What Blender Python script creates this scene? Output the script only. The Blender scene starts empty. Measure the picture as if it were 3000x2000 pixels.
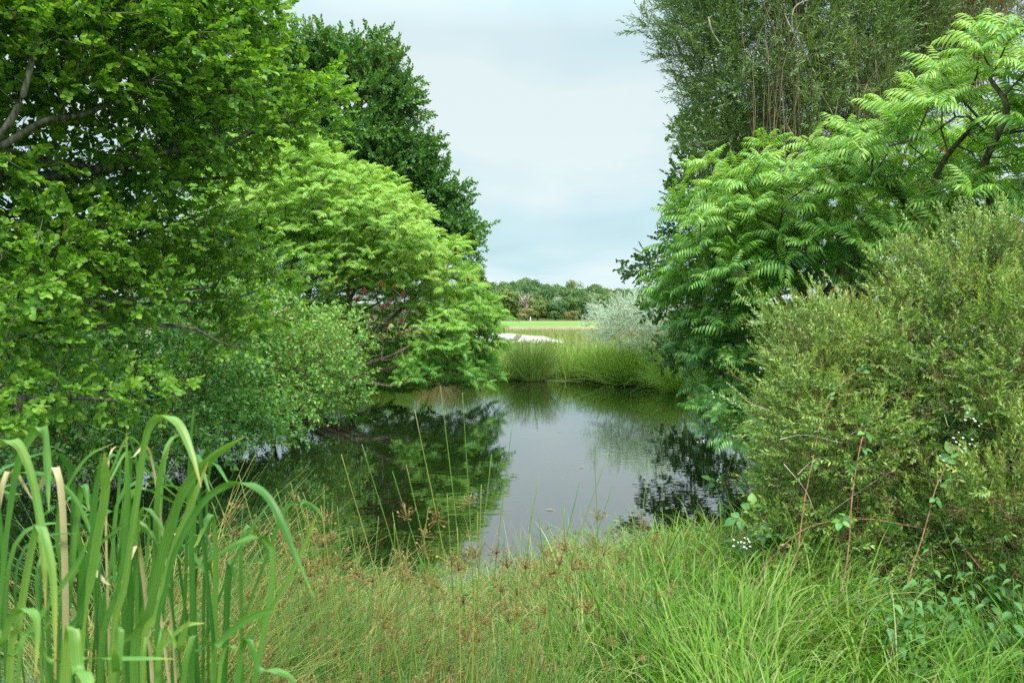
import bpy, math
import numpy as np

rng = np.random.default_rng(11)
PI = math.pi
S = bpy.context.scene
COL = S.collection

# ------------------------------------------------------------------ camera geometry
FPX, HCAM = 2333.3, 1.9
PITCH = math.atan(80 / FPX)


def at(px, py, d):
    """world point seen at photo pixel (px, py) at forward distance d"""
    u, v = (px - 1500) / FPX, (1000 - py) / FPX
    dy = math.cos(PITCH) + v * math.sin(PITCH)
    dz = -math.sin(PITCH) + v * math.cos(PITCH)
    t = d / dy
    return np.array((u * t, d, HCAM + dz * t))


def nrm(a):
    return a / np.maximum(np.linalg.norm(a, axis=-1, keepdims=True), 1e-9)


# ------------------------------------------------------------------ pond outline and ground height
POND = np.array([(-9.5, 4.6), (-6.0, 3.7), (-3.4, 3.5), (-2.2, 4.0), (-1.2, 5.0), (-0.2, 5.7), (1.0, 6.1), (1.7, 6.6),
                 (2.4, 8.0), (3.1, 10.0), (3.5, 13.0), (4.0, 17.0), (4.1, 19.5), (3.6, 21.2), (2.2, 22.3), (0.6, 22.7), (-1.6, 22.6), (-3.2, 22.0),
                 (-4.0, 20.5), (-4.4, 18.6), (-4.7, 16.0), (-5.0, 13.0), (-5.3, 10.0), (-6.5, 8.4), (-9.5, 7.5)])


def pond_sd(P):
    """signed distance to the pond outline, negative over water"""
    P = np.asarray(P, float)
    best = np.full(len(P), 1e9)
    inside = np.zeros(len(P), bool)
    n = len(POND)
    for i in range(n):
        a, b = POND[i], POND[(i + 1) % n]
        ab = b - a
        t = np.clip(((P - a) @ ab) / (ab @ ab), 0, 1)
        q = a + t[:, None] * ab
        best = np.minimum(best, np.hypot(*(P - q).T))
        c = (a[1] > P[:, 1]) != (b[1] > P[:, 1])
        xi = a[0] + (P[:, 1] - a[1]) / (b[1] - a[1] if b[1] != a[1] else 1e-9) * ab[0]
        inside ^= c & (P[:, 0] < xi)
    return np.where(inside, -best, best)


_w = np.random.default_rng(3)
_K = _w.normal(0, 1, (14, 3)); _PH = _w.uniform(0, 6.28, 14)


def wob(P, f):
    """cheap smooth noise, about -1..1"""
    P = np.asarray(P, float) * f
    return np.sin(P @ _K.T + _PH).sum(1) / 4.2


def sstep(x, a, b):
    t = np.clip((x - a) / (b - a), 0, 1)
    return t * t * (3 - 2 * t)


def ground_z(P):
    P = np.asarray(P, float)
    sd = pond_sd(P)
    y = P[:, 1]
    p3 = np.c_[P, np.zeros(len(P))]
    z = np.where(sd > 0, 0.02 + 0.12 * sstep(sd, -.2, 1.6), -0.02 - 0.7 * sstep(-sd, 0, 1.6))
    far = sstep(y, 22.5, 26) * (sd > 0)
    z = z + far * 0.24
    z = z + (sd > 0) * 0.05 * wob(p3, 1.3) * sstep(sd, 0, 1) * (1 - sstep(y, 26, 40))
    z = z + sstep(y, 60, 190) * -0.14 + sstep(y, 205, 330) * 6.0 + sstep(y, 40, 120) * 0.05 * wob(p3, .05)
    return z


def gz(x, y):
    return float(ground_z([(x, y)])[0])


# ------------------------------------------------------------------ mesh building
class Tmpl:
    def __init__(s, v, q, t, tint=None):
        s.v = np.asarray(v, float).reshape(-1, 3)
        s.q = np.asarray(q, int).reshape(-1, 4)
        s.t = np.asarray(t, int).reshape(-1, 3)
        s.tint = np.zeros(len(s.v)) if tint is None else np.asarray(tint, float)


class B:
    def __init__(s):
        s.v, s.q, s.t, s.c, s.n = [], [], [], [], 0

    def add(s, v, q=None, t=None, tint=0.0):
        v = np.asarray(v, float).reshape(-1, 3)
        if q is not None and len(q): s.q.append(np.asarray(q, int).reshape(-1, 4) + s.n)
        if t is not None and len(t): s.t.append(np.asarray(t, int).reshape(-1, 3) + s.n)
        s.c.append(np.broadcast_to(np.asarray(tint, float), (len(v),)).copy())
        s.v.append(v)
        s.n += len(v)

    def scatter(s, tm, P, X, Y, Z, sc=1.0, tint=0.0):
        P = np.asarray(P, float).reshape(-1, 3)
        n, m = len(P), len(tm.v)
        if n == 0: return
        sc = np.broadcast_to(np.asarray(sc, float), (n,))[:, None, None]
        tint = np.broadcast_to(np.asarray(tint, float), (n,))
        tv = tm.v[None]
        V = P[:, None] + sc * (tv[..., 0:1] * X[:, None] + tv[..., 1:2] * Y[:, None] + tv[..., 2:3] * Z[:, None])
        off = (np.arange(n) * m)[:, None, None]
        s.add(V, (tm.q[None] + off).reshape(-1, 4), (tm.t[None] + off).reshape(-1, 3), (tm.tint[None] + tint[:, None]).ravel())

    def tmpl(s):
        z = lambda L, k: np.concatenate(L) if L else np.zeros((0, k), int)
        return Tmpl(np.concatenate(s.v), z(s.q, 4), z(s.t, 3), np.concatenate(s.c))

    def mesh(s, name, mat, smooth=False):
        me = bpy.data.meshes.new(name)
        v = np.concatenate(s.v)
        q = np.concatenate(s.q) if s.q else np.zeros((0, 4), int)
        t = np.concatenate(s.t) if s.t else np.zeros((0, 3), int)
        me.vertices.add(len(v)); me.vertices.foreach_set('co', v.astype(np.float32).ravel())
        loops = np.concatenate([q.ravel(), t.ravel()]).astype(np.int32)
        starts = np.concatenate([np.arange(len(q)) * 4, len(q) * 4 + np.arange(len(t)) * 3]).astype(np.int32)
        me.loops.add(len(loops)); me.loops.foreach_set('vertex_index', loops)
        me.polygons.add(len(starts)); me.polygons.foreach_set('loop_start', starts)
        if smooth: me.polygons.foreach_set('use_smooth', np.ones(len(starts), bool))
        a = me.attributes.new('tint', 'FLOAT', 'POINT'); a.data.foreach_set('value', np.concatenate(s.c).astype(np.float32))
        me.update(calc_edges=True)
        me.materials.append(mat)
        return me

    def build(s, name, mat, parent=None, smooth=False):
        o = bpy.data.objects.new(name, s.mesh(name, mat, smooth))
        COL.objects.link(o)
        if parent is not None:
            o.parent = parent
            o.matrix_parent_inverse = (parent.parent.matrix_basis @ parent.matrix_parent_inverse @ parent.matrix_basis if parent.parent else parent.matrix_basis).inverted()
        return o


def thing(name, label, cat, loc=(0, 0, 0), group=None):
    o = bpy.data.objects.new(name, None)
    o.empty_display_size = .2
    COL.objects.link(o)
    o.location = loc
    return tag(o, label, cat, group)


def tag(o, label, cat, group=None):
    o['label'] = label; o['category'] = cat
    if group: o['group'] = group
    return o


def frames(d, roll=0.0, up=(0, 0, 1.0)):
    Y = nrm(np.asarray(d, float))
    up = np.broadcast_to(np.asarray(up, float), Y.shape)
    X = np.cross(Y, up)
    bad = np.linalg.norm(X, axis=1) < 1e-3
    X[bad] = (1, 0, 0)
    X = nrm(X); Z = np.cross(X, Y)
    r = np.broadcast_to(np.asarray(roll, float), (len(Y),))[:, None]
    return X * np.cos(r) + Z * np.sin(r), Y, Z * np.cos(r) - X * np.sin(r)


def rdir(n, r=rng):
    return nrm(r.normal(0, 1, (n, 3)))


# ---- leaves: along +Y, width in X, upper face +Z
def leaf(L, W, prof, fold=.25, curl=.2, pet=0.0, base_tint=0., flat=False):
    v, q, t = [(0, pet, 0)], [], []
    prev = None
    for s_, w in prof:
        y, z = pet + L * s_, -curl * L * s_ * s_
        i = len(v)
        v += [(-W * w / 2, y, z + fold * W * w / 2), (0, y, z), (W * w / 2, y, z + fold * W * w / 2)]
        if prev is None: t += [(0, i + 1, i), (0, i + 2, i + 1)]
        else: q += [(prev, prev + 1, i + 1, i), (prev + 1, prev + 2, i + 2, i + 1)]
        prev = i
    i = len(v); v.append((0, pet + L, -curl * L))
    t += [(prev, prev + 1, i), (prev + 1, prev + 2, i)]
    return Tmpl(v, q, t, np.full(len(v), base_tint))


def leaf_card(L, W, curl=.15, fold=.2):
    """four-vertex kite"""
    return Tmpl([(0, 0, 0), (-W / 2, L * .5, fold * W / 2), (0, L, -curl * L), (W / 2, L * .5, fold * W / 2)], [(0, 3, 2, 1)], [])


def stick(L, r0, r1, sides=3):
    a = np.arange(sides) * 2 * PI / sides
    v = [(r0 * math.cos(k), 0, r0 * math.sin(k)) for k in a] + [(r1 * math.cos(k), L, r1 * math.sin(k)) for k in a]
    return Tmpl(v, [(i, (i + 1) % sides, sides + (i + 1) % sides, sides + i) for i in range(sides)], [])


def compose(parts):
    """parts: (template, position, direction, roll, scale, tint)"""
    b = B()
    for tm, p, d, roll, sc, ti in parts:
        X, Y, Z = frames(np.array([d], float), roll)
        b.scatter(tm, np.array([p], float), X, Y, Z, sc, ti)
    return b.tmpl()


def catmull(P, n=6):
    P = np.asarray(P, float)
    if len(P) < 3:
        t = np.linspace(0, 1, n + 1)[:, None]
        return P[0] * (1 - t) + P[1] * t
    Q = np.vstack([2 * P[0] - P[1], P, 2 * P[-1] - P[-2]])
    out = []
    for i in range(1, len(Q) - 2):
        p0, p1, p2, p3 = Q[i - 1:i + 3]
        for t in np.arange(n) / n:
            out.append(.5 * (2 * p1 + (p2 - p0) * t + (2 * p0 - 5 * p1 + 4 * p2 - p3) * t * t + (3 * p1 - p0 - 3 * p2 + p3) * t ** 3))
    out.append(P[-1])
    return np.array(out)


def tube(b, P, r, sides=8, tint=0.):
    P = np.asarray(P, float); n = len(P)
    r = np.broadcast_to(np.asarray(r, float), (n,))
    D = nrm(np.gradient(P, axis=0))
    ref = np.array((.31, .17, .94)) if abs(D[0][2]) < .9 else np.array((1., .1, 0))
    X = nrm(np.cross(D, ref)); Z = np.cross(X, D)
    a = np.arange(sides) * 2 * PI / sides
    V = P[:, None] + r[:, None, None] * (np.cos(a)[None, :, None] * X[:, None] + np.sin(a)[None, :, None] * Z[:, None])
    i, j = np.meshgrid(np.arange(n - 1), np.arange(sides), indexing='ij')
    j2 = (j + 1) % sides
    q = np.stack([i * sides + j, i * sides + j2, (i + 1) * sides + j2, (i + 1) * sides + j], -1).reshape(-1, 4)
    V = np.concatenate([V.reshape(-1, 3), P[-1:] + D[-1:] * r[-1]])
    t = np.array([((n - 1) * sides + k, (n - 1) * sides + (k + 1) % sides, n * sides) for k in range(sides)])
    b.add(V, q, t, tint)


def ribbons(b, P, W, tint=0., fold=.25, face=None):
    """P (N,K,3) centre lines, W (N,K) widths: one folded strip per line"""
    N, K, _ = P.shape
    D = nrm(np.gradient(P, axis=1))
    if face is None:
        a = rng.uniform(0, 2 * PI, N)
        side = np.stack([np.cos(a), np.sin(a), 0 * a], -1)[:, None]
    else:
        side = np.broadcast_to(np.asarray(face, float).reshape(-1, 1, 3), (N, 1, 3))
    side = nrm(side - D * (side * D).sum(-1, keepdims=True))
    nor = np.cross(side, D)
    h = W[..., None] / 2
    V = np.stack([P - side * h + nor * h * fold, P, P + side * h + nor * h * fold], 2)  # N,K,3,3
    base = (np.arange(N) * K * 3)[:, None, None]
    k = (np.arange(K - 1) * 3)[None, :, None]
    q = np.stack([base + k + c for c in (0,)], 0)
    i = (base + k)[..., 0]
    q = np.concatenate([np.stack([i, i + 1, i + 4, i + 3], -1), np.stack([i + 1, i + 2, i + 5, i + 4], -1)]).reshape(-1, 4)
    ti = np.broadcast_to(np.asarray(tint, float).reshape(-1, 1), (N, 1)) if np.ndim(tint) < 2 else tint
    ti = np.broadcast_to(ti, (N, K))
    b.add(V.reshape(-1, 3), q, None, np.repeat(ti[..., None], 3, -1).ravel())


def sword(b, P, w, tint, face, r, fold=.22):
    """one broad leaf with a shallow keel and lengthwise veins"""
    K = len(P); u = np.array([-1, -.72, -.45, -.2, 0, .2, .45, .72, 1.])
    D = nrm(np.gradient(P, axis=0))
    side = nrm(face - D * (D @ face)[:, None]); nor = np.cross(side, D)
    tw = np.cumsum(r.normal(0, .04, K))[:, None]
    side, nor = side * np.cos(tw) + nor * np.sin(tw), nor * np.cos(tw) - side * np.sin(tw)
    V = P[:, None] + side[:, None] * (u[None, :, None] * w[:, None, None] / 2) + nor[:, None] * (np.abs(u)[None, :, None] * w[:, None, None] / 2 * fold)
    v = np.array([.10, -.10, .07, -.12, .16, -.12, .07, -.10, .10]) + r.normal(0, .03, 9)
    s_ = np.linspace(0, 1, K)[:, None]
    T = tint + v[None] + .05 * np.sin(s_ * r.uniform(6, 14) + r.uniform(0, 6)) + r.normal(0, .015, (K, 9)) + 2.6 * np.clip(s_ - .86, 0, 1)
    i, j = np.meshgrid(np.arange(K - 1), np.arange(8), indexing='ij'); k = i * 9 + j
    b.add(V.reshape(-1, 3), np.stack([k, k + 1, k + 10, k + 9], -1).reshape(-1, 4), None, T.ravel())


def arcs(base, az, L, lean, bend, K=6, power=1.5):
    """blade centre lines: leave the base at angle lean from vertical, turn by bend towards azimuth az"""
    N = len(base)
    s = np.linspace(0, 1, K)
    th = lean[:, None] + bend[:, None] * (s[None] ** power)
    ds = (L / (K - 1))[:, None]
    thm = (th[:, 1:] + th[:, :-1]) / 2
    h = np.concatenate([np.zeros((N, 1)), np.cumsum(np.sin(thm) * ds, 1)], 1)
    z = np.concatenate([np.zeros((N, 1)), np.cumsum(np.cos(thm) * ds, 1)], 1)
    return np.stack([base[:, :1] + h * np.cos(az)[:, None], base[:, 1:2] + h * np.sin(az)[:, None], base[:, 2:3] + z], -1)


# ------------------------------------------------------------------ plant skeletons
def lobe_points(lobes, spacing, shell=.55, r=rng, maxn=4000, rough=.25, excl=()):
    """points spread through a union of ellipsoids, thicker near the surface, at least `spacing` apart"""
    out = np.zeros((0, 3))
    cand = []
    for c, rad, w in lobes:
        c, rad = np.asarray(c, float), np.asarray(rad, float)
        vol = rad.prod() * 4.19
        n = int(min(9000, w * 2.2 * vol / spacing ** 3 + 40))
        d = rdir(n, r)
        k = (shell + (1 - shell) * r.uniform(0, 1, n)) ** 1.0
        k *= 1 + rough * wob(d * 3 + c, .9) + rough * .6 * wob(d * 7 + c, 1.)
        cand.append(c + d * k[:, None] * rad)
    cand = np.concatenate(cand)
    keep = np.ones(len(cand), bool)
    for c, rad in excl:
        keep &= (((cand - c) / rad) ** 2).sum(1) > 1
    cand = cand[keep]
    cand = cand[r.permutation(len(cand))]
    grid, acc = {}, []
    inv = 1 / spacing
    for p in cand:
        k = (int(math.floor(p[0] * inv)), int(math.floor(p[1] * inv)), int(math.floor(p[2] * inv)))
        ok = True
        for a in (-1, 0, 1):
            for b_ in (-1, 0, 1):
                for c_ in (-1, 0, 1):
                    for q in grid.get((k[0] + a, k[1] + b_, k[2] + c_), ()):
                        if (p[0] - q[0]) ** 2 + (p[1] - q[1]) ** 2 + (p[2] - q[2]) ** 2 < spacing * spacing:
                            ok = False; break
                    if not ok: break
                if not ok: break
            if not ok: break
        if ok:
            grid.setdefault(k, []).append(p); acc.append(p)
            if len(acc) >= maxn: break
    return np.array(acc)


def grow(limbs, attract, w=.35, step=.35, sag=.0, r=rng, jit=.12):
    """limbs: list of polylines already in place; every attractor is joined to the nearest limb or twig. Returns pos, parent, tip index per attractor"""
    pos, par, plen = [], [], []
    root = limbs[0][0]
    for L in limbs:
        for i, p in enumerate(L):
            par.append(len(pos) - 1 if i else -1)
            pos.append(p)
            plen.append(np.linalg.norm(p - root))
    n0 = len(pos)
    cap = n0 + len(attract) * 6 + 10
    A = np.zeros((cap, 3)); A[:n0] = pos
    PL = np.zeros(cap); PL[:n0] = plen
    par = par + [0] * (cap - n0)
    n = n0
    tips = np.zeros(len(attract), int)
    od = np.argsort(np.min(np.linalg.norm(attract[:, None] - A[None, :n0], axis=2), 1))
    for k in od:
        a = attract[k]
        d = np.linalg.norm(A[:n] - a, axis=1)
        j = int(np.argmin(d + w * PL[:n]))
        m = max(1, min(5, int(round(d[j] / step))))
        p0, prev = A[j].copy(), j
        off = r.normal(0, jit, 3) * d[j]
        for i in range(1, m + 1):
            t = i / m
            q = p0 + (a - p0) * t + off * (t * (1 - t) * 2) + np.array((0, 0, sag * d[j] * math.sin(PI * t)))
            A[n] = q; par[n] = prev
            PL[n] = PL[prev] + np.linalg.norm(q - A[prev])
            prev = n; n += 1
        tips[k] = prev
    return A[:n], np.array(par[:n]), tips, n0


def pipe(par, n0, tip_r, power=2.2):
    n = len(par)
    acc = np.zeros(n)
    kids = np.zeros(n, int)
    for i in range(n):
        if par[i] >= 0: kids[par[i]] += 1
    for i in range(n - 1, n0 - 1, -1):
        if kids[i] == 0: acc[i] += tip_r ** power
        if par[i] >= 0: acc[par[i]] += acc[i]
    return np.maximum(acc, tip_r ** power) ** (1 / power)


def twig_mesh(b, pos, par, rad, n0, sides=4, idx=None):
    if idx is None: idx = np.arange(n0, len(pos))
    if len(idx) == 0: return
    a, c = pos[par[idx]], pos[idx]
    d = nrm(c - a)
    X, _, Z = frames(d)
    ang = np.arange(sides) * 2 * PI / sides
    ring = np.cos(ang)[None, :, None] * X[:, None] + np.sin(ang)[None, :, None] * Z[:, None]
    r1 = rad[idx]; r0 = np.minimum(np.where(par[idx] >= n0, rad[par[idx]], r1 * 1.2), r1 * 1.35)
    V = np.concatenate([a[:, None] + ring * r0[:, None, None], c[:, None] + ring * r1[:, None, None] + 0], 1)
    m = len(idx)
    j = np.arange(sides); j2 = (j + 1) % sides
    q = np.stack([j, j2, sides + j2, sides + j], -1)[None] + (np.arange(m) * 2 * sides)[:, None, None]
    b.add(V.reshape(-1, 3), q.reshape(-1, 4))


# ------------------------------------------------------------------ materials
def mat(name):
    m = bpy.data.materials.new(name); m.use_nodes = True
    return m, m.node_tree.nodes, m.node_tree.links, m.node_tree.nodes['Principled BSDF']


def ramp(N, stops):
    r = N.new('ShaderNodeValToRGB')
    e = r.color_ramp.elements
    while len(e) < len(stops): e.new(0.5)
    for k, (p, c) in zip(e, stops):
        k.position = p; k.color = (*c, 1)
    return r


def leaf_mat(name, stops, trans=.32, rough=.45, spec=.5, amount=.5, obj_amount=0.0, tcol=(1.25, 1.15, .5), coat=0):
    """leaf colour runs along stops by tint (age along the shoot, place in the crown) and a random amount of its own"""
    m, N, L, bs = mat(name)
    at_ = N.new('ShaderNodeAttribute'); at_.attribute_name = 'tint'
    geo = N.new('ShaderNodeNewGeometry')
    mu = N.new('ShaderNodeMath'); mu.operation = 'MULTIPLY_ADD'
    L.new(geo.outputs['Random Per Island'], mu.inputs[0]); mu.inputs[1].default_value = amount; L.new(at_.outputs['Fac'], mu.inputs[2])
    val = mu.outputs[0]
    if obj_amount:
        oi = N.new('ShaderNodeObjectInfo')
        m2 = N.new('ShaderNodeMath'); m2.operation = 'MULTIPLY_ADD'
        L.new(oi.outputs['Random'], m2.inputs[0]); m2.inputs[1].default_value = obj_amount; L.new(val, m2.inputs[2]); val = m2.outputs[0]
    r = ramp(N, stops); L.new(val, r.inputs[0])
    L.new(r.outputs[0], bs.inputs['Base Color'])
    bs.inputs['Roughness'].default_value = rough
    bs.inputs['Specular IOR Level'].default_value = spec
    tr = N.new('ShaderNodeBsdfTranslucent')
    mc = N.new('ShaderNodeMix'); mc.data_type = 'RGBA'; mc.blend_type = 'MULTIPLY'; mc.inputs[0].default_value = 1
    L.new(r.outputs[0], mc.inputs[6]); mc.inputs[7].default_value = (*tcol, 1)
    L.new(mc.outputs[2], tr.inputs['Color'])
    mx = N.new('ShaderNodeMixShader'); mx.inputs[0].default_value = trans
    L.new(bs.outputs[0], mx.inputs[1]); L.new(tr.outputs[0], mx.inputs[2])
    L.new(mx.outputs[0], N['Material Output'].inputs[0])
    return m


def bark_mat(name, c0, c1, scale=25, rough=.85, bump=.4, stretch=(1, 1, .3)):
    m, N, L, bs = mat(name)
    tc = N.new('ShaderNodeTexCoord'); mp = N.new('ShaderNodeMapping'); mp.inputs['Scale'].default_value = stretch
    L.new(tc.outputs['Object'], mp.inputs[0])
    no = N.new('ShaderNodeTexNoise'); no.inputs['Scale'].default_value = scale; no.inputs['Detail'].default_value = 5
    L.new(mp.outputs[0], no.inputs['Vector'])
    r = ramp(N, [(.35, c0), (.68, c1)]); L.new(no.outputs[0], r.inputs[0])
    L.new(r.outputs[0], bs.inputs['Base Color']); bs.inputs['Roughness'].default_value = rough
    bs.inputs['Specular IOR Level'].default_value = .25
    bu = N.new('ShaderNodeBump'); bu.inputs['Strength'].default_value = bump; bu.inputs['Distance'].default_value = .01
    L.new(no.outputs[0], bu.inputs['Height']); L.new(bu.outputs[0], bs.inputs['Normal'])
    return m


M = {}
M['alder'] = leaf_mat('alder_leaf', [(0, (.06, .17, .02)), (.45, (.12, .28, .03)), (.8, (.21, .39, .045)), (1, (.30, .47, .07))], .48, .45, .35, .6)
M['alder_far'] = leaf_mat('far_alder_leaf', [(0, (.03, .095, .015)), (.6, (.06, .165, .018)), (1, (.12, .26, .03))], .3, .42, .5, .6)
M['oak'] = leaf_mat('oak_leaf', [(0, (.042, .12, .026)), (.5, (.075, .19, .034)), (.9, (.125, .27, .045)), (1, (.19, .23, .05))], .25, .5, .4, .7)
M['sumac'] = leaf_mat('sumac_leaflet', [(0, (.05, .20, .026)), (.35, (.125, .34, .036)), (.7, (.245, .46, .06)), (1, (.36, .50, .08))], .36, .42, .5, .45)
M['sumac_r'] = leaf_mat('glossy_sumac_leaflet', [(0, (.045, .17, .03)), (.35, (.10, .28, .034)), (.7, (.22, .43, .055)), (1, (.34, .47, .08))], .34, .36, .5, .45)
M['yellow_leaf'] = leaf_mat('yellowed_leaflet', [(0, (.62, .30, .02)), (1, (.75, .42, .03))], .3)
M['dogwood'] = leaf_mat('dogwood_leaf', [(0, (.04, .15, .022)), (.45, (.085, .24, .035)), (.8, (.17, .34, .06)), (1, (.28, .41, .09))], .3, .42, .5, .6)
M['willow'] = leaf_mat('willow_leaf', [(0, (.075, .145, .04)), (.5, (.14, .24, .06)), (1, (.27, .36, .13))], .28, .45, .45, .7)
M['silver'] = leaf_mat('silver_leaf', [(0, (.20, .30, .16)), (.5, (.36, .46, .31)), (1, (.58, .65, .52))], .2, .55, .4, .8, tcol=(1, 1.05, .8))
M['fine'] = leaf_mat('fine_shrub_leaf', [(0, (.05, .12, .022)), (.3, (.12, .225, .045)), (.6, (.25, .37, .08)), (1, (.41, .48, .13))], .3, .4, .5, .45)
M['bramble'] = leaf_mat('bramble_leaf', [(0, (.05, .15, .035)), (.6, (.10, .25, .06)), (1, (.18, .34, .07))], .3, .5, .4, .7)
M['nettle'] = leaf_mat('nettle_leaf', [(0, (.05, .15, .04)), (1, (.12, .27, .07))], .3, .55, .35, .8)
M['rose'] = leaf_mat('rose_leaf', [(0, (.05, .14, .03)), (.6, (.12, .23, .04)), (1, (.28, .22, .06))], .3, .5, .4, .8)
M['iris'] = leaf_mat('iris_leaf', [(0, (.025, .11, .018)), (.4, (.07, .205, .035)), (.7, (.16, .31, .06)), (.9, (.34, .38, .08)), (1, (.40, .28, .10))], .34, .42, .4, .25)
M['grass'] = leaf_mat('bank_grass_blade', [(0, (.028, .09, .008)), (.4, (.085, .215, .015)), (.75, (.18, .32, .035)), (1, (.36, .39, .16))], .36, .5, .22, .7)
M['rush'] = leaf_mat('rush_stem', [(0, (.04, .13, .025)), (.5, (.10, .23, .04)), (.78, (.21, .30, .055)), (.9, (.40, .32, .08)), (1, (.48, .34, .13))], .25, .42, .5, .75)
M['rushflower'] = leaf_mat('rush_flower', [(0, (.20, .13, .05)), (.6, (.30, .21, .08)), (1, (.42, .33, .15))], .2, .7, .2, .9)
M['bank'] = leaf_mat('far_bank_grass_blade', [(0, (.05, .15, .015)), (.4, (.13, .28, .028)), (.75, (.26, .41, .06)), (1, (.44, .44, .20))], .36, .5, .25, .8)
M['dry'] = leaf_mat('dry_grass_blade', [(0, (.22, .20, .08)), (1, (.50, .42, .24))], .25, .6, .3, .9)
M['meadow'] = leaf_mat('meadow_grass_blade', [(0, (.12, .20, .045)), (.6, (.20, .27, .075)), (1, (.36, .32, .17))], .3, .6, .3, .9)
M['wood_g'] = leaf_mat('woodland_leaf', [(0, (.045, .10, .03)), (.5, (.075, .155, .04)), (1, (.14, .23, .05))], .2, .6, .3, .5, .5)
M['wood_o'] = leaf_mat('olive_woodland_leaf', [(0, (.07, .12, .03)), (.5, (.115, .175, .035)), (1, (.20, .24, .05))], .2, .6, .3, .55, .35)
M['wood_y'] = leaf_mat('tan_shrub_leaf', [(0, (.17, .19, .06)), (1, (.30, .28, .10))], .2, .6, .3, .6, .3)
M['wood_s'] = leaf_mat('silver_woodland_leaf', [(0, (.18, .24, .15)), (1, (.33, .38, .27))], .2, .6, .3, .8)
M['bark'] = bark_mat('alder_bark', (.03, .032, .02), (.17, .17, .12), 30)
M['bark_dark'] = bark_mat('dark_bark', (.025, .022, .016), (.09, .085, .055), 30)
M['bark_sumac'] = bark_mat('sumac_bark', (.05, .045, .028), (.20, .18, .12), 26)
M['bark_willow'] = bark_mat('willow_bark', (.10, .08, .04), (.27, .22, .12), 18)
M['twig_brown'] = bark_mat('brown_twig', (.14, .075, .035), (.30, .19, .10), 20)
M['twig_yellow'] = bark_mat('yellow_twig', (.18, .13, .04), (.32, .24, .08), 20)
M['twig_pale'] = bark_mat('dead_twig', (.30, .25, .19), (.55, .48, .38), 20)
M['cane'] = bark_mat('bramble_cane', (.16, .065, .04), (.36, .19, .12), 30)
M['red'] = bark_mat('red_fruit', (.06, .013, .010), (.17, .04, .028), 60, .9, .8, (1, 1, 1))
M['cone'] = bark_mat('alder_catkin', (.03, .022, .012), (.09, .06, .03), 60)


def simple(name, col, rough=.7, spec=.3, trans=0):
    m, N, L, bs = mat(name)
    bs.inputs['Base Color'].default_value = (*col, 1); bs.inputs['Roughness'].default_value = rough; bs.inputs['Specular IOR Level'].default_value = spec
    return m


M['petal_white'] = leaf_mat('white_petal', [(0, (.70, .66, .66)), (1, (.82, .80, .78))], .3)
M['petal_pink'] = leaf_mat('pink_petal', [(0, (.72, .28, .34)), (1, (.85, .48, .50))], .3)
M['petal_peach'] = leaf_mat('peach_petal', [(0, (.80, .42, .34)), (1, (.88, .58, .46))], .3)
M['paint'] = simple('white_post_paint', (.78, .78, .76))

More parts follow.
